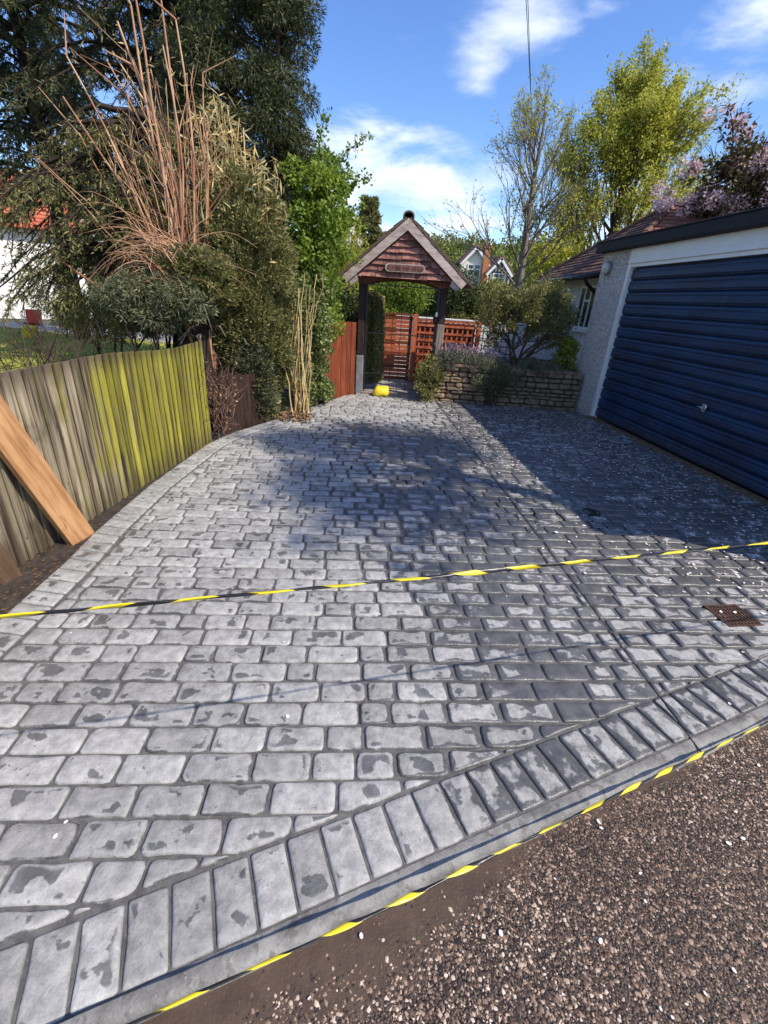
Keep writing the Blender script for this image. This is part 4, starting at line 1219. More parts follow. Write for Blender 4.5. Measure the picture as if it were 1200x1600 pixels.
def tile_field(tri_base_a, tri_base_b, apex_fn, rows, tw, mat_, parent, lim, name='roof_tile'):
    """courses between the eaves line a-b and the hip lines given by apex_fn(t) -> (left, right)"""
    a, b = tri_base_a, tri_base_b; n_up = None; cnt = 0; rest = MB()
    l0, r0 = apex_fn(0.0); l1, r1 = apex_fn(.5)
    nrm_ = (r0 - l0).cross(l1 - l0).normalized()
    if nrm_.z < 0: nrm_ = -nrm_
    for r_ in range(rows):
        t0, t1 = max(0, (r_ - .15) / rows), min(1.0, (r_ + 1) / rows)
        l0, r0 = apex_fn(t0); l1, r1 = apex_fn(t1); L0 = (r0 - l0).length; e = (r0 - l0).normalized()
        up_ = ((l1 + r1) / 2 - (l0 + r0) / 2); up_ = up_ - e * up_.dot(e)
        s = -tw * (.5 if r_ % 2 else 0)
        off = (l1 - l0).dot(e); offr = (r1 - r0).dot(e)
        while s < L0:
            sa, sb = max(s, 0.0), min(s + tw - .006, L0); s += tw
            if sb - sa < .04: continue
            ta_, tb_ = max(sa, off + 0), min(sb, L0 + offr)
            if tb_ - ta_ < .01: ta_ = tb_ = max(min((sa + sb) / 2, L0 + offr), off); ta_ -= .004; tb_ += .004
            lift = .034 + random.uniform(-.004, .007)
            P = [l0 + e * sa + nrm_ * (lift - .018), l0 + e * sb + nrm_ * (lift - .018), l0 + e * sb + nrm_ * lift, l0 + e * sa + nrm_ * lift,
                 l0 + e * ta_ + up_ + nrm_ * .003, l0 + e * tb_ + up_ + nrm_ * .003, l0 + e * tb_ + up_ + nrm_ * .017, l0 + e * ta_ + up_ + nrm_ * .017]
            fs = [(0, 1, 2, 3), (7, 6, 5, 4), (0, 4, 5, 1), (1, 5, 6, 2), (2, 6, 7, 3), (3, 7, 4, 0)]
            if cnt < lim: mb = MB(); mb.add(P, fs); mb.build(name, mat_, parent)
            else: rest.add(P, fs)
            cnt += 1
    if rest.v: o = rest.build('far_roof_tiles', mat_, parent); o['kind'] = 'stuff'


tile_field(C0, C1, lambda t: (C0.lerp(A0, t), C1.lerp(A0, t)), 17, .22, M['tile'], roof, 190)
M['tile_sunlit'] = mat('sunlit_clay_tile', tile_fn((.22, .085, .055), (.42, .20, .14)))  # lighter orange copy of the tile colour for the sunlit roof face
tile_field(C0, C2, lambda t: (C0.lerp(A0, t), C2.lerp(A1, t)), 17, .24, M['tile_sunlit'], roof, 110)
for (p, q) in ((C0, A0), (C1, A0), (A0, A1)):
    nk = int((q - p).length / .3)
    for i in range(nk):
        mb = MB(); a, b = p.lerp(q, i / nk), p.lerp(q, (i + .97) / nk); mb.tube([a + Vector((0, 0, .025)), b + Vector((0, 0, .025))], [.075, .062], 8); mb.build('ridge_tile', M['tile'], roof)
mb = MB(); mb.tube([(-ev - .03, -1.75 - ev, ez_ - .045), (-ev - .03, 1.95 + ev, ez_ - .045)], .055, 8); mb.build('gutter', M['plastic_b'], bg_, True)
mb = MB(); mb.box(-ev + .02, -.0015, -1.75 - ev + .03, 1.95 + ev - .03, ez_ - .035, ez_ - .008); mb.build('soffit', M['whitepaint'], bg_)
mb = MB(); mb.tube([(-ev - .03, -.95, ez_ - .08), (-ev + .03, -.95, ez_ - .16), (-.07, -.95, ez_ - .36), (-.05, -.95, ez_ - .5), (-.05, -.95, .1)], .034, 8); mb.build('downpipe', M['plastic_b'], bg_, True)

# ------------------------------------------------------------------ white half timbered house on the slope
M['creamwall'] = plain('cream_house_wall', (.84, .77, .62), .8, .05, 2, .1)
th_ = empty('tudor_house', (5.4, 45, 0), 0, 'distant white half timbered house with orange brick chimney', 'house')


def gable(parent, x0, x1, y0, y1, zb, ze, za, beams):
    xm = (x0 + x1) / 2
    mb = MB(); mb.prism([(x0, zb), (x1, zb), (x1, ze), (xm, za), (x0, ze)], y0, y1, 'y'); mb.build('wall', M['creamwall'], parent)
    for sx, xa in ((-1, x0), (1, x1)):
        v = Vector((xm - xa, 0, za - ze)); n2 = Vector((-v.z * sx * -1, 0, abs(v.x))).normalized(); ex = -v.normalized() * .35
        p0, p1 = Vector((xa, 0, ze)) + ex, Vector((xm, 0, za))
        n2 = Vector((sx * abs(v.z), 0, abs(v.x))).normalized()
        mb = MB(); P = [p0, p1, p1 + n2 * .16, p0 + n2 * .16]
        mb.add([(p.x, y0 - .35, p.z + .02) for p in P] + [(p.x, y1, p.z + .02) for p in P], [(0, 1, 2, 3), (7, 6, 5, 4), (0, 4, 5, 1), (1, 5, 6, 2), (2, 6, 7, 3), (3, 7, 4, 0)]); mb.build('roof', M['tile'], parent)
        mb = MB(); P = [p0 - n2 * .2, p1 - n2 * .2, p1 - n2 * .01, p0 - n2 * .01]
        mb.add([(p.x, y0 - .37, p.z) for p in P] + [(p.x, y0 - .30, p.z) for p in P], [(0, 1, 2, 3), (7, 6, 5, 4), (0, 4, 5, 1), (1, 5, 6, 2), (2, 6, 7, 3), (3, 7, 4, 0)]); mb.build('barge_board', M['whitepaint'], parent)
    if beams:
        for x in np.linspace(x0 + .2, x1 - .2, 6):
            mb = MB(); zt = ze + (za - ze) * (1 - abs(x - xm) / ((x1 - x0) / 2)) - .25; mb.box(x - .05, x + .05, y0 - .03, y0 - .001, zb, zt); mb.build('timber', M['darkwood'], parent)
        mb = MB(); mb.box(x0, x1, y0 - .035, y0 - .0012, ze - .12, ze); mb.build('timber', M['darkwood'], parent)


def sq_window(parent, x, y, z, w_, h_):
    f = MB()
    for a in ((x, x + .09, z, z + h_), (x + w_ - .09, x + w_, z, z + h_), (x + w_ / 2 - .05, x + w_ / 2 + .05, z, z + h_)): f.box(a[0], a[1], y - .07, y - .002, a[2], a[3])
    for zz_ in (z, z + h_ * .55, z + h_ - .09): f.box(x + .001, x + w_ - .001, y - .065, y - .0025, zz_, zz_ + .09)
    wn = f.build('window', M['whitepaint'], parent)
    p = MB(); p.box(x + .05, x + w_ - .05, y - .03, y - .003, z + .05, z + h_ - .05); p.build('pane', M['glass'], wn)


gable(th_, 0, 2.2, 0, 4, 1.0, 4.95, 6.15, False); gable(th_, 2.3, 4.25, -.3, 4, 1.0, 4.25, 5.35, True)
sq_window(th_, .5, 0, 3.75, 1.15, 1.0); sq_window(th_, 2.75, -.3, 3.2, 1.1, .95); sq_window(th_, .5, 0, 2.0, 1.2, 1.0)
mb = MB(); mb.box(1.75, 2.28, -.45, .3, 1.0, 5.95); mb.box(1.70, 2.33, -.5, .35, 5.95, 6.1); mb.tube([(1.88, -.08, 6.1), (1.88, -.08, 6.45)], .11, 8); mb.tube([(2.14, -.08, 6.1), (2.14, -.08, 6.4)], .11, 8); mb.build('chimney', M['brick'], th_)

# ------------------------------------------------------------------ white house across the lawn on the left
wh = empty('white_house', (-20.4, 14.4, 0), .645, 'bright white house with orange red tile roof behind the dark conifer', 'house')
mb = MB(); mb.box(0, 9.6, 0, 6, -.05, 3.05); mb.build('wall', M['whitewall'], wh)
mb = MB(); mb.add([(-.3, -.35, 3.06), (9.9, -.35, 3.06), (9.9, 3.0, 5.3), (-.3, 3.0, 5.3), (9.9, 6.3, 3.06), (-.3, 6.3, 3.06)], [(0, 1, 2, 3), (3, 2, 4, 5), (0, 3, 5), (1, 4, 2), (0, 5, 4, 1)]); rfw = mb.build('roof', M['redroof'], wh)
for r_ in range(16):
    t = r_ / 16; mb = MB(); y_ = -.35 + 3.35 * t; z_ = 3.06 + 2.24 * t; mb.box(-.3, 9.9, y_ - .02, y_ + .20, z_ + .01, z_ + .03, Matrix.Translation((0, y_, z_)) @ Matrix.Rotation(.55, 4, 'X') @ Matrix.Translation((0, -y_, -z_))); mb.build('tile_course', M['redroof'], rfw)
for x in (1.5, 3.6):
    f = MB(); f.box(x, x + 1.3, -.05, -.001, .95, 2.3); f_ = f.build('window', M['plastic_w'], wh); p = MB()
    for q in range(2): p.box(x + .08 + q * .6, x + .62 + q * .6, -.055, -.051, 1.05, 2.2)
    p.build('pane', M['glass'], f_)
mb = MB(); mb.box(8.7, 9.5, -.06, -.001, 0.0, 2.1); dd_ = mb.build('door', M['plastic_w'], wh)

# things left on the lawn edge
ch_ = empty('deck_chair', (-10.2, 13.3, 0), .35, 'red canvas folding chair with white frame on the lawn before the white house', 'chair'); ch_.scale = (.78, .78, .78)
mb = MB(); V_ = [(-.24, 0, .42), (.24, 0, .42), (.24, .34, .30), (-.24, .34, .30), (.24, .50, .82), (-.24, .50, .82)]
mb.add(V_ + [(a, b, c - .02) for a, b, c in V_], [(0, 1, 2, 3), (3, 2, 4, 5), (9, 8, 7, 6), (11, 10, 8, 9), (0, 6, 7, 1), (5, 4, 10, 11), (1, 7, 8, 2), (2, 8, 10, 4), (6, 0, 3, 9), (9, 3, 5, 11)]); mb.build('canvas', M['redcloth'], ch_)
for sx in (-1, 1):
    mb = MB(); mb.tube([(sx * .26, -.05, 0), (sx * .26, .30, .45), (sx * .26, .52, .86)], .016, 6); mb.build('leg', M['plastic_w'], ch_, True)
    mb = MB(); mb.tube([(sx * .28, .55, 0), (sx * .28, .2, .3), (sx * .28, -.02, .46)], .016, 6); mb.build('leg', M['plastic_w'], ch_, True)
mb = MB(); mb.lathe([(.14, 0), (.16, .02), (.18, .26), (.195, .285), (.17, .295), (.08, .32), (.015, .325)], 16)
tag(mb.build('yellow_bucket', M['yellow'], None, True, (-9.75, 12.6, -.01)), 'bright yellow lidded bucket on the lawn beside the red chair', 'bucket')
gr_ = empty('covered_barbecue', (-9.05, 13.35, 0), .2, 'black covered barbecue standing right of the red chair', 'barbecue')
mb = MB(); mb.lathe([(.34, .25), (.37, .5), (.36, .75), (.25, .93), (.06, 1.0), (.01, 1.0)], 14); mb.build('cover', M['blackcloth'], gr_, True)
for a in range(3):
    mb = MB(); mb.tube([(.26 * math.cos(a * 2.1), .26 * math.sin(a * 2.1), 0), (.18 * math.cos(a * 2.1), .18 * math.sin(a * 2.1), .35)], .02, 6); mb.build('leg', M['plastic_b'], gr_, True)

# ------------------------------------------------------------------ vegetation helpers
def rdir(n, g): return nrm(g.normal(size=(n, 3)))


def fill_leaves(name, C, Rr, n, L, W, m, parent, g, outward=.8, up=.2, shell=0.0, droop=0.0):
    """leaves scattered in clumps C (k,3) with radii Rr (k,) or (k,3)"""
    C = np.asarray(C, float); Rr = np.asarray(Rr, float)
    if Rr.ndim == 1: Rr = np.repeat(Rr[:, None], 3, 1)
    vol = Rr.prod(1) ** .667; k = g.choice(len(C), n, p=vol / vol.sum())
    u = rdir(n, g); rad = g.random(n) ** (1 / 3)
    rad = shell + (1 - shell) * rad
    P = C[k] + u * Rr[k] * rad[:, None]
    D = nrm(u * outward + g.normal(size=(n, 3)) * .75 + np.array([0, 0, up - droop]))
    Nn = nrm(u + g.normal(size=(n, 3)) * .6 + np.array([0, 0, .5]))
    return leaf_obj(name, P, D, Nn, L * g.uniform(.6, 1.3, n), W * g.uniform(.7, 1.3, n), m, parent, seed=int(g.integers(1e9)))


def grow(g, p, d, L, r, depth, out, spread=.55, n_child=(2, 4), up=.12, wig=.12, shrink=(.62, .82), nseg=4):
    """recursive limb: out gets (p0, p1, r0, r1, depth)"""
    pts = [np.array(p, float)]; d = d / np.linalg.norm(d)
    for i in range(nseg):
        d = d + g.normal(size=3) * wig + np.array([0, 0, up]); d = d / np.linalg.norm(d)
        pts.append(pts[-1] + d * L / nseg)
        out.append((pts[-2], pts[-1], r * (1 - .45 * i / nseg), r * (1 - .45 * (i + 1) / nseg), depth))
    if depth <= 0: return
    for c in range(g.integers(n_child[0], n_child[1] + 1)):
        f = g.uniform(.35, 1.0); i = min(int(f * nseg), nseg - 1); q = pts[i] + (pts[i + 1] - pts[i]) * (f * nseg - i)
        a = rdir(1, g)[0]; nd = d + a * spread * g.uniform(.7, 1.3)
        grow(g, q, nd, L * g.uniform(*shrink), r * .55 * (1.1 - .3 * f), depth - 1, out, spread, n_child, up, wig, shrink, max(2, nseg - 1))


def limbs(name, segs, m, parent, n=5, dmin=-9, dmax=99):
    s = [x for x in segs if dmin <= x[4] <= dmax]
    return seg_obj(name, [x[0] for x in s], [x[1] for x in s], [x[2] for x in s], [x[3] for x in s], m, parent, n)


def twig_leaves(name, segs, per, L, W, m, parent, g, depth=0, spread=.05, droop=0.0):
    s = [x for x in segs if x[4] <= depth]; n = len(s) * per
    a = np.repeat(np.array([x[0] for x in s]), per, 0); b = np.repeat(np.array([x[1] for x in s]), per, 0)
    f = g.random((n, 1)); P = a + (b - a) * f + g.normal(size=(n, 3)) * spread
    D = nrm(nrm(b - a) * .6 + g.normal(size=(n, 3)) * .7 + np.array([0, 0, -droop]))
    return leaf_obj(name, P, D, rdir(n, g) + np.array([0, 0, .7]), L * g.uniform(.6, 1.3, n), W * g.uniform(.7, 1.3, n), m, parent, seed=int(g.integers(1e9)))


def bush(name, loc, dims, n_clump, n_leaf, L, W, m, label, cat, group=None, seed=1, stem_m='bark_brown', stems=5, clump=.28, shell=0.1, box=False, droop=0.0, up=.2):
    """clumpy shrub: stems that fan into leaf clumps spread through an ellipsoid or block"""
    g = np.random.default_rng(seed); o = empty(name, loc, 0, label, cat, group); dx, dy, z0, z1 = dims
    C = []
    while len(C) < n_clump:
        u = g.uniform(-1, 1, 3)
        if box:
            e = np.abs(u) ** 5
            if e.sum() > 1.0: continue
        elif (u ** 2).sum() > 1: continue
        if (np.abs(u) ** 2).sum() < .25 and g.random() < .6: continue
        C.append(u)
    C = np.array(C) * np.array([dx, dy, (z1 - z0) / 2]) + np.array([0, 0, (z0 + z1) / 2])
    cl = clump * g.uniform(.6, 1.3, n_clump) * min(dx, dy, (z1 - z0) / 2)
    fill_leaves('crown', C, cl, n_leaf, L, W, m, o, g, shell=shell, droop=droop, up=up)
    P0, P1, R0, R1 = [], [], [], []
    for i in range(stems):
        b = np.array([g.normal() * .12 * dx, g.normal() * .12 * dy, -.04]); t = C[g.integers(n_clump)]
        mid = (b + t) / 2 + g.normal(size=3) * .05
        P0 += [b, mid]; P1 += [mid, t]; r_ = .012 + .012 * (z1 - z0); R0 += [r_, r_ * .7]; R1 += [r_ * .7, r_ * .3]
    seg_obj('stems', P0, P1, R0, R1, M[stem_m], o)
    return o


def conifer(name, loc, H, rad_fn, n_branch, twigs, cards, m, label, seed, z_lo, droop=.5, card=(.085, .026), tr=.17, group=None, twl=.55):
    g = np.random.default_rng(seed); o = empty(name, loc, 0, label, 'tree', group)
    seg_obj('trunk', [[0, 0, -.1], [0, 0, H * .5]], [[0, 0, H * .5], [0, 0, H]], [tr, tr * .6], [tr * .6, .02], M['bark_dark'], o, 10)
    P0, P1, R0, R1 = [], [], [], []; LP, LD = [], []
    for i in range(n_branch):
        z = z_lo + (H - z_lo) * (g.random() ** 1.05); az = g.uniform(0, 2 * math.pi)
        L = rad_fn(az, z) * g.uniform(.72, 1.08); h = np.array([math.cos(az), math.sin(az), 0])
        pts = []; ns = 7
        for k in range(ns + 1):
            f = k / ns; pts.append(np.array([0, 0, z]) + h * L * f + np.array([0, 0, .16 * L * math.sin(f * 2.6) - droop * .42 * L * f * f]) + g.normal(size=3) * .02)
        for k in range(ns):
            P0.append(pts[k]); P1.append(pts[k + 1]); R0.append(.035 * (1 - k / ns) + .006); R1.append(.035 * (1 - (k + 1) / ns) + .006)
        sd = np.array([-h[1], h[0], 0])
        for t in range(twigs):
            f = .18 + .82 * g.random() ** .8; k = min(int(f * ns), ns - 1); q = pts[k] + (pts[k + 1] - pts[k]) * (f * ns - k)
            side = g.choice([-1, 1]); tl = twl * (1.15 - .6 * f) * g.uniform(.6, 1.3) * min(1, L)
            dv = nrm(h * g.uniform(.35, .9) + sd * side * g.uniform(.3, 1.0) + np.array([0, 0, -droop * g.uniform(.3, 1.3)]))
            e = q + dv * tl + np.array([0, 0, -.25 * droop * tl])
            P0.append(q); P1.append(e); R0.append(.006); R1.append(.003)
            ff = g.random(cards)[:, None]; pp = q + (e - q) * ff
            LP.append(pp); LD.append(nrm(dv[None] * .7 + g.normal(size=(cards, 3)) * .55 + np.array([0, 0, -droop * .35])))
    seg_obj('branches', P0, P1, R0, R1, M['bark_dark'], o, 4)
    P = np.concatenate(LP); D = np.concatenate(LD); n = len(P)
    leaf_obj('crown', P, D, rdir(n, g) + np.array([0, 0, .6]), card[0] * g.uniform(.6, 1.4, n), card[1] * g.uniform(.7, 1.3, n), M[m], o, seed=seed + 1)
    return o


# ------------------------------------------------------------------ the thicket on the left
def rad_big(az, z):
    left = .5 - .5 * math.cos(az)                  # 1 towards -x
    base = 1.85 + 2.0 * left
    base *= math.sqrt(math.cos(az) ** 2 + (.55 * math.sin(az)) ** 2)
    return base * max(.25, min(1.0, (12.6 - z) / 7)) * (.82 if z < 1.9 else 1.0)


conifer('spruce_tree', (-3.55, 9.3, 0), 12, rad_big, 380, 22, 26, 'needle_dark', 'tall dark drooping spruce towering over the left fence', 21, 1.35, .75, (.085, .017), .19)
conifer('spruce_tree', (-8.6, 13.0, 0), 11.0, lambda az, z: 3.0 * math.sqrt(math.cos(az) ** 2 + (.5 * math.sin(az)) ** 2) * max(.3, min(1, (11.6 - z) / 5)), 200, 20, 24, 'needle_dark', 'second dark spruce further left behind, cut by the picture edge', 22, 3.3, .85, (.11, .024), .2)


def clipped_conifer(loc, dims, n, m, label, seed, name='conifer_hedge', L=.055, W=.017):
    g = np.random.default_rng(seed); o = empty(name, loc, 0, label, 'hedge'); dx, dy, z0, z1 = dims
    u = g.uniform(-1, 1, (n * 3, 3)); e = np.abs(u[:, 0]) ** 2 + np.abs(u[:, 1]) ** 2 + np.abs(u[:, 2]) ** 3.4
    lump = .24 * np.sin(u[:, 0] * 6 + u[:, 2] * 8) + .22 * np.sin(u[:, 1] * 8 - u[:, 2] * 11 + 1) + .20 * np.sin(u[:, 2] * 21 + u[:, 0] * 5) + .18 * np.sin(u[:, 0] * 15 - u[:, 2] * 17 + u[:, 1] * 9)
    keep = (e < 1 + lump) & (e > .22 + .3 * g.random(n * 3)); u = u[keep][:n]; n = len(u)
    P = u * np.array([dx, dy, (z1 - z0) / 2]) + np.array([0, 0, (z0 + z1) / 2])
    D = nrm(u * np.array([.8, .8, .25]) + g.normal(size=(n, 3)) * .5 + np.array([0, 0, .35]))
    leaf_obj('foliage', P, D, rdir(n, g), L * g.uniform(.6, 1.5, n), W * g.uniform(.7, 1.4, n), M[m], o, seed=seed + 1)
    P0, P1, R0, R1 = [], [], [], []
    for i in range(26):
        z = g.uniform(z0, z1 * .9); a = g.uniform(0, 6.28); P0.append([0, 0, z * .85]); P1.append([dx * .8 * math.cos(a), dy * .8 * math.sin(a), z + .15]); R0.append(.018); R1.append(.005)
    P0.append([0, 0, -.05]); P1.append([0, 0, z1 * .95]); R0.append(.09); R1.append(.02)
    seg_obj('stems', P0, P1, R0, R1, M['bark_dark'], o, 6)
    return o


clipped_conifer((-1.80, 6.0, 0), (.52, .46, .05, 2.66), 60000, 'needle_olive', 'dense olive green clipped conifer column left of the pale cut stems', 31)
clipped_conifer((-2.22, 5.42, 0), (.42, .36, 1.26, 1.86), 20000, 'needle_olive', 'rounded olive conifer shoulder hiding the foot of the red canes', 33, 'conifer_bush')
clipped_conifer((-1.72, 5.72, 0), (.25, .22, .02, .95), 12000, 'needle_grey', 'low grey green conifer tuft at the foot of the olive column', 35, 'conifer_bush')
bush('conifer_bush', (-2.50, 5.05, 0), (.58, .34, 1.12, 1.56), 70, 9000, .06, .010, M['needle_grey'], 'grey green feathery conifer boughs reaching over the mossy fence end', 'bush', None, 41, 'bark_dark', 6, .45, droop=.4)
bush('conifer_bush', (-3.75, 6.2, 0), (.75, .5, .85, 1.55), 40, 15000, .055, .010, M['needle_olive'], 'dark feathery conifer boughs before the white house', 'bush', None, 43, 'bark_dark', 6, .42, droop=.5)

bush('conifer_bush', (-2.15, 7.25, 0), (1.0, .50, 1.1, 5.7), 130, 95000, .072, .012, M['needle_dark'], 'dark conifer foliage filling the gap behind the red canes', 'bush', None, 45, 'bark_dark', 10, .40, droop=.6)

bush('conifer_bush', (-2.95, 5.9, 0), (.62, .40, .95, 1.85), 60, 24000, .06, .011, M['needle_dark'], 'dark conifer sprays hanging below the canes, behind the grey green boughs', 'bush', None, 46, 'bark_dark', 6, .42, droop=.6)

conifer('drooping_conifer', (-2.95, 6.45, 0), 3.25, lambda az, z: (.35 + 1.75 * (.5 - .5 * math.cos(az)) ** 1.5) * (1.0 if z < 2.7 else .6), 120, 18, 26, 'needle_olive',
        'short sunlit olive conifer drooping to the left of the red canes', 47, 1.55, .85, (.062, .013), .10, None, .42)

# trunks and roots in the dark gap at the fence end
tk = empty('old_trunk', (-2.22, 5.45, 0), 0, 'dark gnarled double trunk in the gap at the fence end', 'tree')
mb = MB(); mb.tube([(0, 0, -.06), (.02, .0, .4), (-.03, .03, .9), (.02, .05, 1.35), (.05, .1, 1.6)], [.12, .10, .095, .085, .06], 9); mb.build('trunk', M['bark_dark'], tk, True)
mb = MB(); mb.tube([(-.22, .12, -.06), (-.20, .1, .5), (-.26, .15, 1.1), (-.2, .2, 1.5)], [.09, .08, .075, .05], 8); mb.build('trunk', M['bark_dark'], tk, True)
sn = MB()
for a in range(12):
    x, y, z = random.uniform(-.3, .3), random.uniform(-.35, -.05), random.uniform(.9, 1.7)
    sn.tube([(x * .3, 0, z), (x, y, z + random.uniform(-.05, .08)), (x + random.uniform(-.12, .12), y - .12, z + random.uniform(-.25, .05))], [.018, .011, .004], 5)
sn.build('dead_branches', M['bark_grey'], tk, True)
dk = empty('dark_board_fence', (-1.93, 5.05, 0), 1.05, 'dark stained boards in deep shade beyond the mossy fence end', 'fence')
for i in range(7):
    mb = MB(); mb.box(i * .115, i * .115 + .11, 0, .015, -.05, .62 + random.uniform(-.02, .02), bev=.002); mb.build('board', M['darkwood'], dk)

g = np.random.default_rng(51)                                  # dead climbing stems on the last fence post
cs = empty('dead_climber', (-1.90, 4.88, 0), 0, 'dead reddish climber stems tangled on the fence end post', 'plant')
P0, P1, R0, R1 = [], [], [], []
for i in range(46):
    p = np.array([g.normal() * .05, g.normal() * .06, g.uniform(-.03, .5)]); dv = np.array([0, 0, 1.0])
    for k in range(7):
        dv = nrm(dv + g.normal(size=3) * .45 + np.array([.02, 0, .1])); q = p + dv * g.uniform(.05, .11); P0.append(p); P1.append(q); R0.append(.006 - k * .0006); R1.append(.006 - (k + 1) * .0006); p = q
        p[0] = np.clip(p[0], -.14, .20); p[2] = min(p[2], 1.05)
seg_obj('stems', P0, P1, R0, R1, M['twig_dead'], cs)
P = np.array(P1); P = P[g.choice(len(P), 160)] + g.normal(size=(160, 3)) * .03
leaf_obj('dead_leaves', P, rdir(160, g), rdir(160, g), .035, .02, M['leaf_litter'], cs)

# cut canes: a fan of red brown stems
bc = empty('cane_clump', (-2.30, 5.62, 0), 0, 'tall fan of bare red brown canes cut in front of the dark spruce', 'plant')
P0, P1, R0, R1 = [], [], [], []
tops = [(-1.12, 2.9, .016), (-1.05, 2.55, .012), (-.82, 3.05, .014), (-.62, 3.1, .013), (-.45, 3.3, .020), (-.32, 3.35, .017), (-.22, 2.9, .014), (-.12, 3.2, .018), (.02, 3.3, .016), (.10, 2.9, .013), (.18, 3.15, .015), (.24, 2.75, .012), (.30, 2.9, .012),
        (-1.35, 2.35, .011), (-1.3, 2.1, .010), (-1.1, 2.0, .010)] + [(g.uniform(-.75, .35), g.uniform(2.0, 2.9), g.uniform(.006, .011)) for _ in range(44)]
tips = []
for i_t, (tx, tz, r_) in enumerate(tops):
    r_ = r_ * (1.55 if i_t < 13 else 1.0)
    b = np.array([g.uniform(-.16, .16), g.uniform(-.16, .10), .75]); P0.append(b * np.array([.6, .6, -.05])); P1.append(b); R0.append(.9 * r_); R1.append(.78 * r_); kx = g.normal() * .05
    t = np.array([tx, g.uniform(-.35, .12) , tz + .55]); n_s = 9; prev = b
    for k in range(1, n_s + 1):
        f = k / n_s; lean = f ** 1.25
        q = np.array([b[0] + (t[0] - b[0]) * lean + kx * math.sin(f * 7), b[1] + (t[1] - b[1]) * f + .02 * math.sin(f * 9 + tx * 9), b[2] + (t[2] - b[2]) * (f - .12 * abs(tx) * f * f)]) + g.normal(size=3) * .006
        P0.append(prev); P1.append(q); R0.append(.78 * r_ * (1 - .6 * (k - 1) / n_s)); R1.append(.78 * r_ * (1 - .6 * k / n_s)); prev = q
        if k > 4 and g.random() < .33:
            sd_ = q + np.array([g.normal() * .2 + (.15 * np.sign(tx)), g.normal() * .1, g.uniform(.05, .4)]); P0.append(q); P1.append(sd_); R0.append(r_ * .4); R1.append(r_ * .16); tips.append(sd_)
    tips.append(prev)
seg_obj('canes', P0, P1, R0, R1, M['stem_red'], bc, 6)
P0, P1, R0, R1 = [], [], [], []                               # arching fine twigs at the foot, sweeping left
for i in range(120):
    p = np.array([g.uniform(-.2, .15), g.uniform(-.62, -.30), g.uniform(1.45, 1.90)]); dv = np.array([-g.uniform(.2, 1.2), g.normal() * .3, g.uniform(.1, 1.0)])
    if g.random() < .25: dv[0] *= -.6
    dv = nrm(dv); L_c = g.uniform(.35, .95)
    for k in range(8):
        q = p + dv * L_c / 8; P0.append(p); P1.append(q); R0.append(.0045 - k * .0004); R1.append(.0041 - k * .0004); p = q; dv = nrm(dv + np.array([-.05, 0, -.22]) + g.normal(size=3) * .07)
seg_obj('fine_twigs', P0, P1, R0, R1, M['stem_red'], bc, 4)
n = 240; tp = np.array(tips); Pq = tp[g.choice(len(tp), n)] + g.normal(size=(n, 3)) * .16
leaf_obj('withered_leaves', Pq, nrm(g.normal(size=(n, 3)) * .7 + np.array([0, 0, -.6])), rdir(n, g), .085 * g.uniform(.5, 1.3, n), .011, M['straw_leaf'], bc)
lb = MB(); lb.tube([(-.02, -.3, 1.38), (-.45, -.33, 1.36), (-.95, -.25, 1.42), (-1.35, -.1, 1.62), (-1.6, 0, 1.75)], [.022, .019, .016, .011, .006], 7); lb.build('low_branch', M['stem_red'], bc, True)

sb = empty('bamboo_clump', (-1.70, 5.98, 0), 0, 'straw coloured dry bamboo with papery leaves right of the red canes', 'plant')
P0, P1, R0, R1, lp_, ld_ = [], [], [], [], [], []
for i in range(56):
    b = np.array([g.uniform(-.42, .16), g.uniform(-.2, .12), 1.0]); t = np.array([b[0] * 1.25 + g.normal() * .10, b[1] + g.normal() * .08, g.uniform(2.35, 3.35)]); prev = b
    if t[0] > -.05: t[2] = g.uniform(2.2, 2.8)
    r_ = g.uniform(.005, .011)
    P0.append(b * np.array([.7, .7, -.04])); P1.append(b); R0.append(r_); R1.append(r_)
    for k in range(1, 9):
        f = k / 8; q = b + (t - b) * f + np.array([.05 * math.sin(f * 5 + i), 0, 0]); P0.append(prev); P1.append(q); R0.append(r_ * (1 - .4 * f)); R1.append(r_ * (1 - .4 * f)); prev = q
        if k >= 4:
            for _ in range(g.integers(6, 15)):
                dd_ = nrm(np.array([g.normal() * .8 + .25, g.normal() * .8, g.uniform(-1.2, .7)])); lp_.append(q + g.normal(size=3) * .045); ld_.append(dd_)
    
seg_obj('canes', P0, P1, R0, R1, M['stem_straw'], sb, 6)
n = len(lp_); leaf_obj('papery_leaves', np.array(lp_), np.array(ld_), rdir(n, g), .13 * g.uniform(.5, 1.4, n), .017 * g.uniform(.7, 1.4, n), M['straw_leaf'], sb)
n = 60; Pq = np.stack([g.uniform(-.9, .1, n), g.uniform(-.45, -.2, n), g.uniform(1.5, 3.2, n)], 1)
leaf_obj('pale_leaves', Pq, nrm(g.normal(size=(n, 3)) + np.array([0, 0, .2])), rdir(n, g), .17 * g.uniform(.5, 1.2, n), .022, M['pale_leaf'], sb)

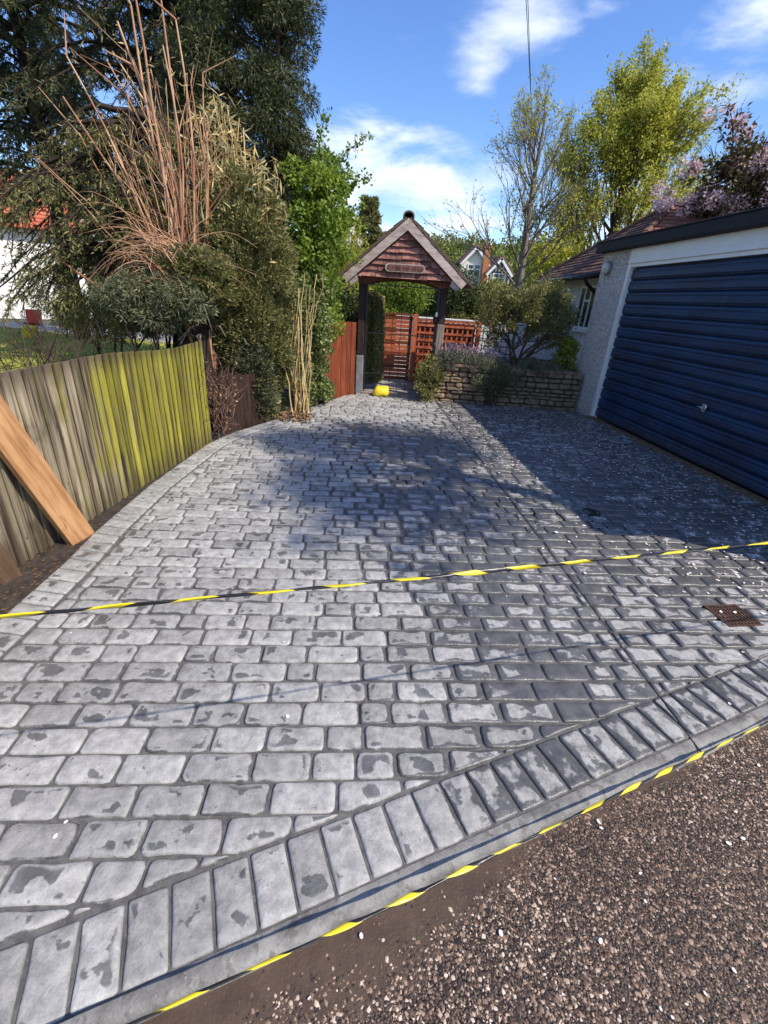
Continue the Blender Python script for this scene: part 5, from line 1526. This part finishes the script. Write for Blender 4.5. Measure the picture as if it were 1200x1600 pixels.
ps = empty('cut_stem_bundle', (-1.215, 5.98, 0), 0, 'bundle of pale upright bare ivy stems between conifer column and green ivy', 'plant')
P0, P1, R0, R1 = [], [], [], []
for i in range(19):
    p = np.array([g.uniform(-.12, .12), g.uniform(-.10, .10), -.04]); r_ = g.uniform(.004, .012); top = g.uniform(.6, 1.75); sway = g.normal() * .14
    k = 0
    while p[2] < top:
        q = p + np.array([g.normal() * .018 + sway * .1, g.normal() * .015, .16]); P0.append(p); P1.append(q); R0.append(r_); R1.append(r_ * .94); r_ *= .94; p = q
seg_obj('stems', P0, P1, R0, R1, M['stem_straw'], ps, 6)
n = 1100; Pq = np.stack([g.uniform(-.16, .16, n), g.uniform(.0, .16, n), g.uniform(.0, 1.75, n)], 1)
leaf_obj('ivy_leaves', Pq, rdir(n, g), rdir(n, g), .045 * g.uniform(.6, 1.2, n), .030, M['leaf_ivy'], ps)
n = 260; leaf_obj('fallen_leaves', np.stack([g.uniform(-.25, .2, n), g.uniform(-.32, .0, n), g.uniform(-.03, .10, n)], 1), rdir(n, g), rdir(n, g), .05, .03, M['leaf_litter'], ps)
bush('ivy_bush', (-1.16, 6.85, 0), (.17, .3, .05, 1.9), 60, 10500, .052, .034, M['leaf_ivy'], 'glossy ivy mound climbing beside the red board fence', 'bush', None, 52, 'bark_brown', 6, .75, box=True)
hb = bush('hawthorn_tree', (-1.15, 7.10, 0), (.30, .42, 1.0, 3.12), 70, 15500, .062, .040, M['leaf_bright'], 'bright green young leafed small tree left of the lychgate', 'tree', None, 53, 'bark_brown', 9, .60, box=True)
g2 = np.random.default_rng(54); P0, P1, R0, R1, lp_, ld_ = [], [], [], [], [], []
for b_, t_2 in (((.2, 0, 3.0), (.62, -.05, 3.42)), ((.25, 0, 2.7), (.66, 0, 3.02)), ((.2, .05, 2.3), (.60, .05, 2.75)), ((.25, 0, 2.0), (.56, 0, 2.1)), ((.0, 0, 3.1), (.1, 0, 3.65)), ((.3, 0, 2.5), (.62, -.1, 2.45))):
    b_, t_2 = np.array(b_), np.array(t_2); prev = b_
    for k in range(1, 8):
        f = k / 7; q = b_ + (t_2 - b_) * f + np.array([0, 0, -.12 * f * f]); P0.append(prev); P1.append(q); R0.append(.006); R1.append(.004); prev = q
        for _ in range(16): lp_.append(q + g2.normal(size=3) * .035); ld_.append(rdir(1, g2)[0])
seg_obj('sprays', P0, P1, R0, R1, M['bark_brown'], hb, 5); n = len(lp_)
leaf_obj('spray_leaves', np.array(lp_), np.array(ld_), rdir(n, g2), .055, .034, M['leaf_bright'], hb)

# bare twig shrubs behind the fence, in front of the lawn
for i, (x, y, lab) in enumerate(((-3.3, 3.9, 'bare dark twiggy shrub behind the fence, nearest the picture edge'), (-3.6, 4.9, 'bare dark twiggy shrub behind the fence, middle one on the lawn edge'), (-2.95, 5.2, 'bare dark twiggy shrub behind the fence, closest to the mossy boards'))):
    gg = np.random.default_rng(60 + i); o = empty('twig_shrub', (x, y, 0), 0, lab, 'shrub', 'bare shrubs along the fence'); segs = []
    for s_ in range(9):
        a = gg.uniform(0, 6.28); grow(gg, (gg.normal() * .1, gg.normal() * .1, -.03), np.array([math.cos(a) * .6, math.sin(a) * .6, 1.0]), .72, .015, 3, segs, .8, (2, 4), .03, .22, (.6, .85), 3)
    segs = [s for s in segs if s[1][2] < 1.55]
    limbs('twigs', segs, M['twig_dark'], o, 4)
ng = 26000; gx = rng.uniform(-13, -2.6, ng); gy = rng.uniform(4.6, 15, ng); k = gy < 14.8 - (gx + 12) * .22
gx, gy = gx[k], gy[k]; ng = len(gx)
o = leaf_obj('grass_blades', np.stack([gx, gy, np.full(ng, -.02)], 1), np.stack([rng.normal(size=ng) * .4, rng.normal(size=ng) * .4, np.ones(ng)], 1), rdir(ng, rng), .06, .022, M['blade']); o['kind'] = 'stuff'
tag(o, 'short sunlit grass of the neighbouring lawn', 'grass')

# ------------------------------------------------------------------ garden beyond the gate and wall
gg = np.random.default_rng(71)                                   # tapering ivy pillar inside the gate
ip_ = empty('ivy_pillar', (-.46, 9.30, 0), 0, 'tall narrow clipped hedge pillar lit on its right side, just inside the gate', 'hedge')
n = 9500; zc = gg.uniform(0, 1, n); an = gg.uniform(0, 6.283, n); wd = .235 * np.where(zc > .88, np.sqrt(np.clip(1 - ((zc - .88) / .12) ** 2, 0, 1)), 1) * (1.0 - .12 * zc)
rr = wd * gg.uniform(.70, 1.06, n); P = np.stack([rr * np.cos(an) + .03 * zc * 0, rr * np.sin(an) * 1.3, .02 + 1.58 * zc], 1)
leaf_obj('foliage', P, np.stack([np.cos(an), np.sin(an), .4 * np.ones(n)], 1) + gg.normal(size=(n, 3)) * .6, np.stack([np.cos(an), np.sin(an), np.zeros(n)], 1), .042, .028, M['leaf_olive'], ip_)
n = 2300; zc = gg.uniform(0, .97, n); an = gg.uniform(-1.15, .35, n)  # paler leaves on the sunward side only, sunlight put into their colour
P = np.stack([.205 * (1 - .12 * zc) * np.cos(an), .27 * np.sin(an), .02 + 1.56 * zc], 1)
leaf_obj('sunlit_edge_leaves', P, np.stack([np.cos(an), np.sin(an), .4 * np.ones(n)], 1) + gg.normal(size=(n, 3)) * .5, rdir(n, gg), .04, .026, M['leaf_sunlit_edge'], ip_)
mb = MB(); mb.tube([(0, 0, -.05), (0, 0, 1.4)], [.05, .03], 8); mb.build('stem', M['bark_brown'], ip_)

bush('clipped_hedge', (.05, 11.6, 0), (.52, .5, .0, 2.12), 60, 15000, .06, .036, M['leaf_bright'], 'round topped green hedge seen through the lychgate opening', 'hedge', 'hedges beyond the gate', 72, clump=.62, box=True)
bush('clipped_hedge', (1.10, 12.4, 0), (.85, .5, .0, 2.15), 70, 17000, .06, .036, M['leaf_hedge'], 'dark hedge right of the opening, behind the lattice panels', 'hedge', 'hedges beyond the gate', 73, clump=.62, box=True)
bush('clipped_hedge', (-1.15, 9.9, 0), (.62, .4, .0, 1.65), 50, 12000, .06, .036, M['leaf_hedge'], 'dark hedge between ivy mound and left gate post', 'hedge', 'hedges beyond the gate', 74, clump=.62, box=True)
bush('garden_shrub', (2.25, 12.3, 0), (.42, .4, .5, 1.95), 34, 6000, .07, .045, M['leaf_lime'], 'lime green shrub above the white fence, below the half timbered house', 'shrub', None, 75, clump=.5)
bush('garden_shrub', (1.75, 12.2, 0), (.45, .4, .5, 1.75), 30, 6000, .06, .04, M['leaf_olive'], 'olive green rounded shrub just right of the right gate post', 'shrub', None, 76, clump=.5)
bush('garden_shrub', (2.85, 12.4, 0), (.48, .4, .6, 1.72), 34, 8000, .055, .03, M['leaf_hedge'], 'small dark rounded shrub above the white fence beside the wall tree', 'shrub', None, 77, clump=.6)
bush('weeping_shrub', (-1.55, 13.6, 0), (.75, .6, .8, 3.45), 60, 11000, .09, .03, M['leaf_yellowgreen'], 'yellow green weeping shrub with hanging shoots left of the lychgate roof', 'shrub', None, 78, clump=.42, droop=1.0, up=0)
wfl = empty('white_blossom_shrub', (-1.35, 12.6, 0), 0, 'pale blossom heads poking up beside the lychgate left eaves', 'shrub')
P = np.array([[0, 0, 2.75], [.12, .1, 2.95], [-.22, 0, 2.45], [-.25, .05, 2.15], [.3, 0, 2.7]]); fill_leaves('flowers', P, np.array([.10, .08, .07, .07, .07]), 500, .05, .04, M['petal_leaf'] if 'petal_leaf' in M else leafmat('cream_blossom', (.62, .56, .44), (.82, .78, .68), .3), wfl, gg)
seg_obj('stems', [[0, 0, -.02]] * 5, P, [.02] * 5, [.006] * 5, M['bark_brown'], wfl)
conifer('small_conifer', (-2.0, 31, 0), 6.6, lambda az, z: .25 + 1.15 * max(.05, (6.6 - z) / 4), 120, 10, 16, 'needle_olive', 'small upright conifer rising behind the lychgate left slope', 79, 2.5, -.25, (.22, .08), .10)

# olive leaved tree in the raised bed
tb = empty('wall_tree', (2.16, 8.35, .5), 0, 'small round crowned olive leaved tree growing above the stone wall', 'tree'); segs = []
gg = np.random.default_rng(81)
for s_ in range(7):
    a = s_ / 7 * 6.283 + gg.uniform(-.3, .3); grow(gg, (gg.normal() * .03, gg.normal() * .03, -.03), np.array([math.cos(a) * .52, math.sin(a) * .42, 1.0]), .78, .026, 3, segs, .66, (3, 4), .02, .16, (.58, .82), 4)
segs = [s for s in segs if (s[1][0] / .86) ** 2 + (s[1][1] / .80) ** 2 + ((s[1][2] - 1.02) / .92) ** 2 < 1.12]
limbs('trunk', segs, M['bark_brown'], tb, 6, 2, 9); limbs('twigs', segs, M['bark_brown'], tb, 4, -9, 1)
twig_leaves('crown', segs, 26, .050, .022, M['leaf_olive'], tb, gg, 1, .035)

bush('yellow_shrub', (2.92, 8.05, .48), (.20, .2, .02, .60), 22, 1700, .055, .032, M['leaf_lime'], 'small yellow green shrub against the garage pier', 'shrub', None, 82, clump=.45)
for i, (x, y, dx, z1, nf, lab) in enumerate(((.58, 7.62, .20, .66, 2600, 'bushy grey green plant at the left end of the stone wall beside the post'),
                                             (.98, 7.76, .30, .80, 4200, 'lavender clump with purple tips on the wall, nearest the gate post'), (1.50, 7.78, .34, .76, 4200, 'dry lavender clump on top of the wall, middle'),
                                             (1.66, 7.60, .36, .66, 5200, 'grey green trailing plant hanging down the middle of the stone wall'), (2.40, 7.76, .42, .74, 3600, 'sparse dry tuft on the wall right of the tree stem'))):
    z0 = 0 if i == 0 else (.22 if i == 3 else .50)
    o = bush('wall_plant', (x, y, 0), (dx, .17, z0, z1), 24, nf, .055 if i != 0 else .05, .009 if i != 0 else .02, M['lavender' if i in (1, 2, 4) else 'leaf_olive'] if i != 3 else M['needle_grey'], lab, 'plant', 'plants on the stone wall', 90 + i, 'twig_dark', 5, .62, up=.6)
    if i in (1, 2):
        gq = np.random.default_rng(95 + i); n = 160; P = np.stack([gq.normal(size=n) * dx * .55, gq.normal(size=n) * .09, z1 + gq.uniform(-.04, .10, n)], 1); leaf_obj('flower_spikes', P, np.stack([gq.normal(size=n) * .3, gq.normal(size=n) * .3, np.ones(n)], 1), rdir(n, gq), .05, .018, M['lavender_flower'], o)['kind'] = 'stuff'
fl = empty('pink_flowers', (1.12, 8.6, 0), 0, 'bright pink flowering plant before the wide lattice panel', 'plant'); gq = np.random.default_rng(99)
C = np.stack([gq.uniform(-.28, .28, 22), gq.uniform(-.1, .1, 22), gq.uniform(.62, .80, 22)], 1)
fill_leaves('flowers', C, np.full(22, .045), 700, .035, .026, M['pink_flower'], fl, gq); fill_leaves('leaves', C - np.array([0, 0, .1]), np.full(22, .09), 900, .05, .02, M['leaf_olive'], fl, gq)
seg_obj('stems', C * np.array([.4, .4, 0]) + np.array([0, 0, .45]), C, np.full(22, .006), np.full(22, .004), M['bark_brown'], fl)
bush('leafy_plant', (.78, 8.75, 0), (.22, .18, .0, .62), 18, 1700, .06, .03, M['leaf_bright'], 'low green leafy plant at the foot of the narrow lattice panel', 'plant', None, 101, clump=.55)

# ------------------------------------------------------------------ the trees behind
bt = empty('bare_tree', (3.75, 16, 0), 0, 'tall half bare tree with thin upright grey twigs', 'tree'); gg = np.random.default_rng(111); segs = []
trk = [(0, 0, -.1, .14), (.05, 0, 2.2, .12), (.0, .05, 3.6, .10), (-.05, 0, 5.0, .06), (-.02, 0, 6.4, .02)]
for a, b in zip(trk[:-1], trk[1:]): segs.append((np.array(a[:3]), np.array(b[:3]), a[3], b[3], 5))
for i in range(30):
    z = gg.uniform(2.0, 6.0); a = gg.uniform(0, 6.283); f = (z - 2) / 4
    grow(gg, (0, 0, z), np.array([math.cos(a) * .8, math.sin(a) * .8, .75 + .5 * f]), 1.75 - 1.0 * f, .035 - .02 * f, 3, segs, .55, (3, 4), .06, .12, (.55, .75), 3)
limbs('trunk', segs, M['bark_grey'], bt, 8, 4, 9); limbs('branches', segs, M['bark_grey'], bt, 4, -9, 3)
twig_leaves('crown', segs, 1, .07, .04, M['leaf_yellowgreen'], bt, gg, 0, .03)

gt = empty('maple_tree', (7.3, 18.5, 0), 0, 'broad upright tree in fresh yellow green leaf', 'tree'); gg = np.random.default_rng(112); segs = []
trk = [(0, 0, -.1, .26), (0, 0, 2.4, .22), (.05, 0, 4.2, .17), (.0, 0, 6.0, .10), (-.1, 0, 8.0, .03)]
for a, b in zip(trk[:-1], trk[1:]): segs.append((np.array(a[:3]), np.array(b[:3]), a[3], b[3], 6))
for i in range(48):
    z = gg.uniform(1.4, 6.6); a = gg.uniform(0, 6.283); f = max(0, (z - 1.9) / 4.7)
    grow(gg, (0, 0, z), np.array([math.cos(a) * .95, math.sin(a) * .95, .75 + .6 * f]), 2.45 - 1.35 * f, .07 - .04 * f, 3, segs, .48, (3, 4), .08, .09, (.55, .78), 4)
limbs('trunk', segs, M['bark_brown'], gt, 8, 5, 9); limbs('branches', segs, M['bark_brown'], gt, 4, -9, 4)
twig_leaves('crown', segs, 19, .085, .052, M['leaf_yellowgreen'], gt, gg, 0, .08)
bush('understory_tree', (5.3, 17.2, 0), (1.0, .9, 1.2, 3.9), 46, 5200, .12, .07, M['leaf_yellowgreen'], 'thin lower yellow green tree between bare tree and bungalow roof', 'tree', None, 113, clump=.42)


def cherry(loc, H, rx, rz, label, seed, zc, nl, nbl, shape=None):
    gg = np.random.default_rng(seed); o = empty('cherry_tree', loc, 0, label, 'tree', None)
    segs = [(np.array([0, 0, -.1]), np.array([0, 0, zc - rz * .6]), .12, .10, 5)]
    for i in range(16):
        a = gg.uniform(0, 6.283); grow(gg, (0, 0, zc - rz * .6), np.array([math.cos(a), math.sin(a), gg.uniform(.25, 1.4)]), rx * .62, .05, 3, segs, .6, (3, 4), .05, .14, (.55, .78), 4)
    limbs('trunk', segs, M['bark_dark'], o, 7, 4, 9); limbs('branches', segs, M['bark_dark'], o, 4, -9, 3)
    s0 = [s for s in segs if s[4] <= 1]; E_ = np.array([s[1] for s in s0])
    C = E_[gg.choice(len(E_), 150)]
    fill_leaves('crown', C, np.full(150, rx * .15), nl, .09, .05, M['leaf_bronze'], o, gg)
    C = E_[gg.choice(len(E_), 120)] + gg.normal(size=(120, 3)) * .06
    C = C + nrm(C - np.array([0, 0, zc])) * .08
    fill_leaves('blossom', C, np.full(120, .16) * gg.uniform(.5, 1.3, 120), nbl, .045, .040, M['blossom'], o, gg)
    return o, E_, gg


co, E_, gg = cherry((6.5, 9.7, 0), 5, 1.55, 1.4, 'dark leaved cherry tree with pink double blossom over the garage roof', 121, 3.7, 9500, 8500)
P0, P1, R0, R1, C = [], [], [], [], []
for b_, t_2, sg in (((-.9, .0, 3.9), (-1.52, .1, 4.62), .42), ((-1.0, 0, 3.4), (-1.55, 0, 3.9), .05), ((-.9, .1, 3.0), (-1.75, .1, 3.35), .1), ((-.6, 0, 4.0), (-1.0, 0, 4.5), .05)):
    b_, t_2 = np.array(b_), np.array(t_2); prev = b_
    for k in range(1, 9):
        f = k / 8; q = b_ + (t_2 - b_) * f + np.array([0, 0, sg * math.sin(f * 3.14)]); P0.append(prev); P1.append(q); R0.append(.010 - .0007 * k); R1.append(.0094 - .0007 * k); prev = q
    C.append(prev)
    if sg < .3: C += [prev + gg.normal(size=3) * .10 for _ in range(3)]
seg_obj('arching_twigs', P0, P1, R0, R1, M['bark_dark'], co, 5)
fill_leaves('twig_blossom', np.array(C), np.full(len(C), .085), 800, .045, .04, M['blossom'], co, gg)
# the neighbour's taller tree beyond the garage, out of frame, that dapples the drive and the fence
cherry((6.0, 1.25, 0), 9, 1.45, 1.7, 'tall cherry tree standing outside the garage near end', 122, 7.5, 8000, 2500)

# ------------------------------------------------------------------ hill, woods, wires
mb = MB(); V_, F_ = [], []; nx = 40; ny = 24
for j in range(ny + 1):
    for i in range(nx + 1):
        x = -180 + 360 * i / nx; y = 30 + 190 * j / ny; t = min(1, max(0, (y - 32) / 75)); t = t * t * (3 - 2 * t)
        V_.append((x, y, -.6 + t * (10.2 - .028 * abs(x - 4) ** 1.0) + .5 * math.sin(x * .06) * t))
for j in range(ny):
    for i in range(nx): k = j * (nx + 1) + i; F_.append((k, k + 1, k + nx + 2, k + nx + 1))
mb.add(V_, F_); hl = mb.build('hill', M['hill'], None, True); hl['kind'] = 'structure'


def hill_z(x, y):
    t = min(1, max(0, (y - 32) / 75)); t = t * t * (3 - 2 * t); return -.6 + t * (10.2 - .028 * abs(x - 4)) + .5 * math.sin(x * .06) * t


gw = np.random.default_rng(131); C, Rr = [], []
for i in range(520):
    y = gw.uniform(50, 112); x = gw.uniform(-.55, .75) * y
    if abs(x - (5.4 + 2.2)) < 6 and y < 54: continue
    h_ = gw.uniform(1.7, 3.4); r_ = gw.uniform(1.2, 2.2); z = hill_z(x, y)
    for q in range(4): C.append((x + gw.normal() * r_ * .4, y + gw.normal() * r_ * .4, z + h_ * gw.uniform(.3, 1.0))); Rr.append((r_ * .6, r_ * .6, r_ * .7))
o = fill_leaves('woodland', C, np.array(Rr), 95000, .55, .34, M['leaf_wood'], None, gw); o['kind'] = 'stuff'
tag(o, 'spring green wood covering the hillside behind the houses', 'woodland')
C = []; Rr = []
for i in range(34):
    x = gw.uniform(-9, 16); y = gw.uniform(36, 43); 
    if 3.5 < x < 12: y = 43.5; 
    r_ = gw.uniform(.8, 1.4)
    for q in range(3): C.append((x + gw.normal() * .5, y + gw.normal() * .3, gw.uniform(.6, 2.5))); Rr.append((r_, r_ * .6, r_))
o = fill_leaves('far_hedgerow', C, np.array(Rr), 14000, .3, .2, M['leaf_hedge'], None, gw); o['kind'] = 'stuff'; tag(o, 'bushy hedgerow along the foot of the wooded hill', 'hedgerow')
for i, (x, y, h_, lab) in enumerate(((11.8, 47, 5.2, 'leafy roadside tree right of the half timbered house'), (3.2, 48, 4.6, 'leafy roadside tree left of the half timbered house'), (13.5, 40, 4.0, 'bushy far tree seen behind the bare tree trunk'))):
    bush('far_tree', (x, y, 0), (1.7, 1.4, 1.5, h_), 30, 3600, .28, .17, M['leaf_wood'], lab, 'tree', None, 141 + i, clump=.5)

cb = empty('telephone_wires', (0, 0, 0), 0, 'pair of thin telephone wires dropping from the top of the sky', 'wire')
for dx in (0, .035):
    mb = MB(); p0_, p1_ = Vector((2.06 + dx, 12, 6.82)), Vector((3.28, 16, 6.6)); dv = p1_ - p0_
    mb.tube([p0_ + dv * t + Vector((0, 0, .004 * (t * t - t))) for t in np.linspace(-2.2, 5.2, 24)], .007, 5); mb.build('wire', M['plastic_b'], cb, True)
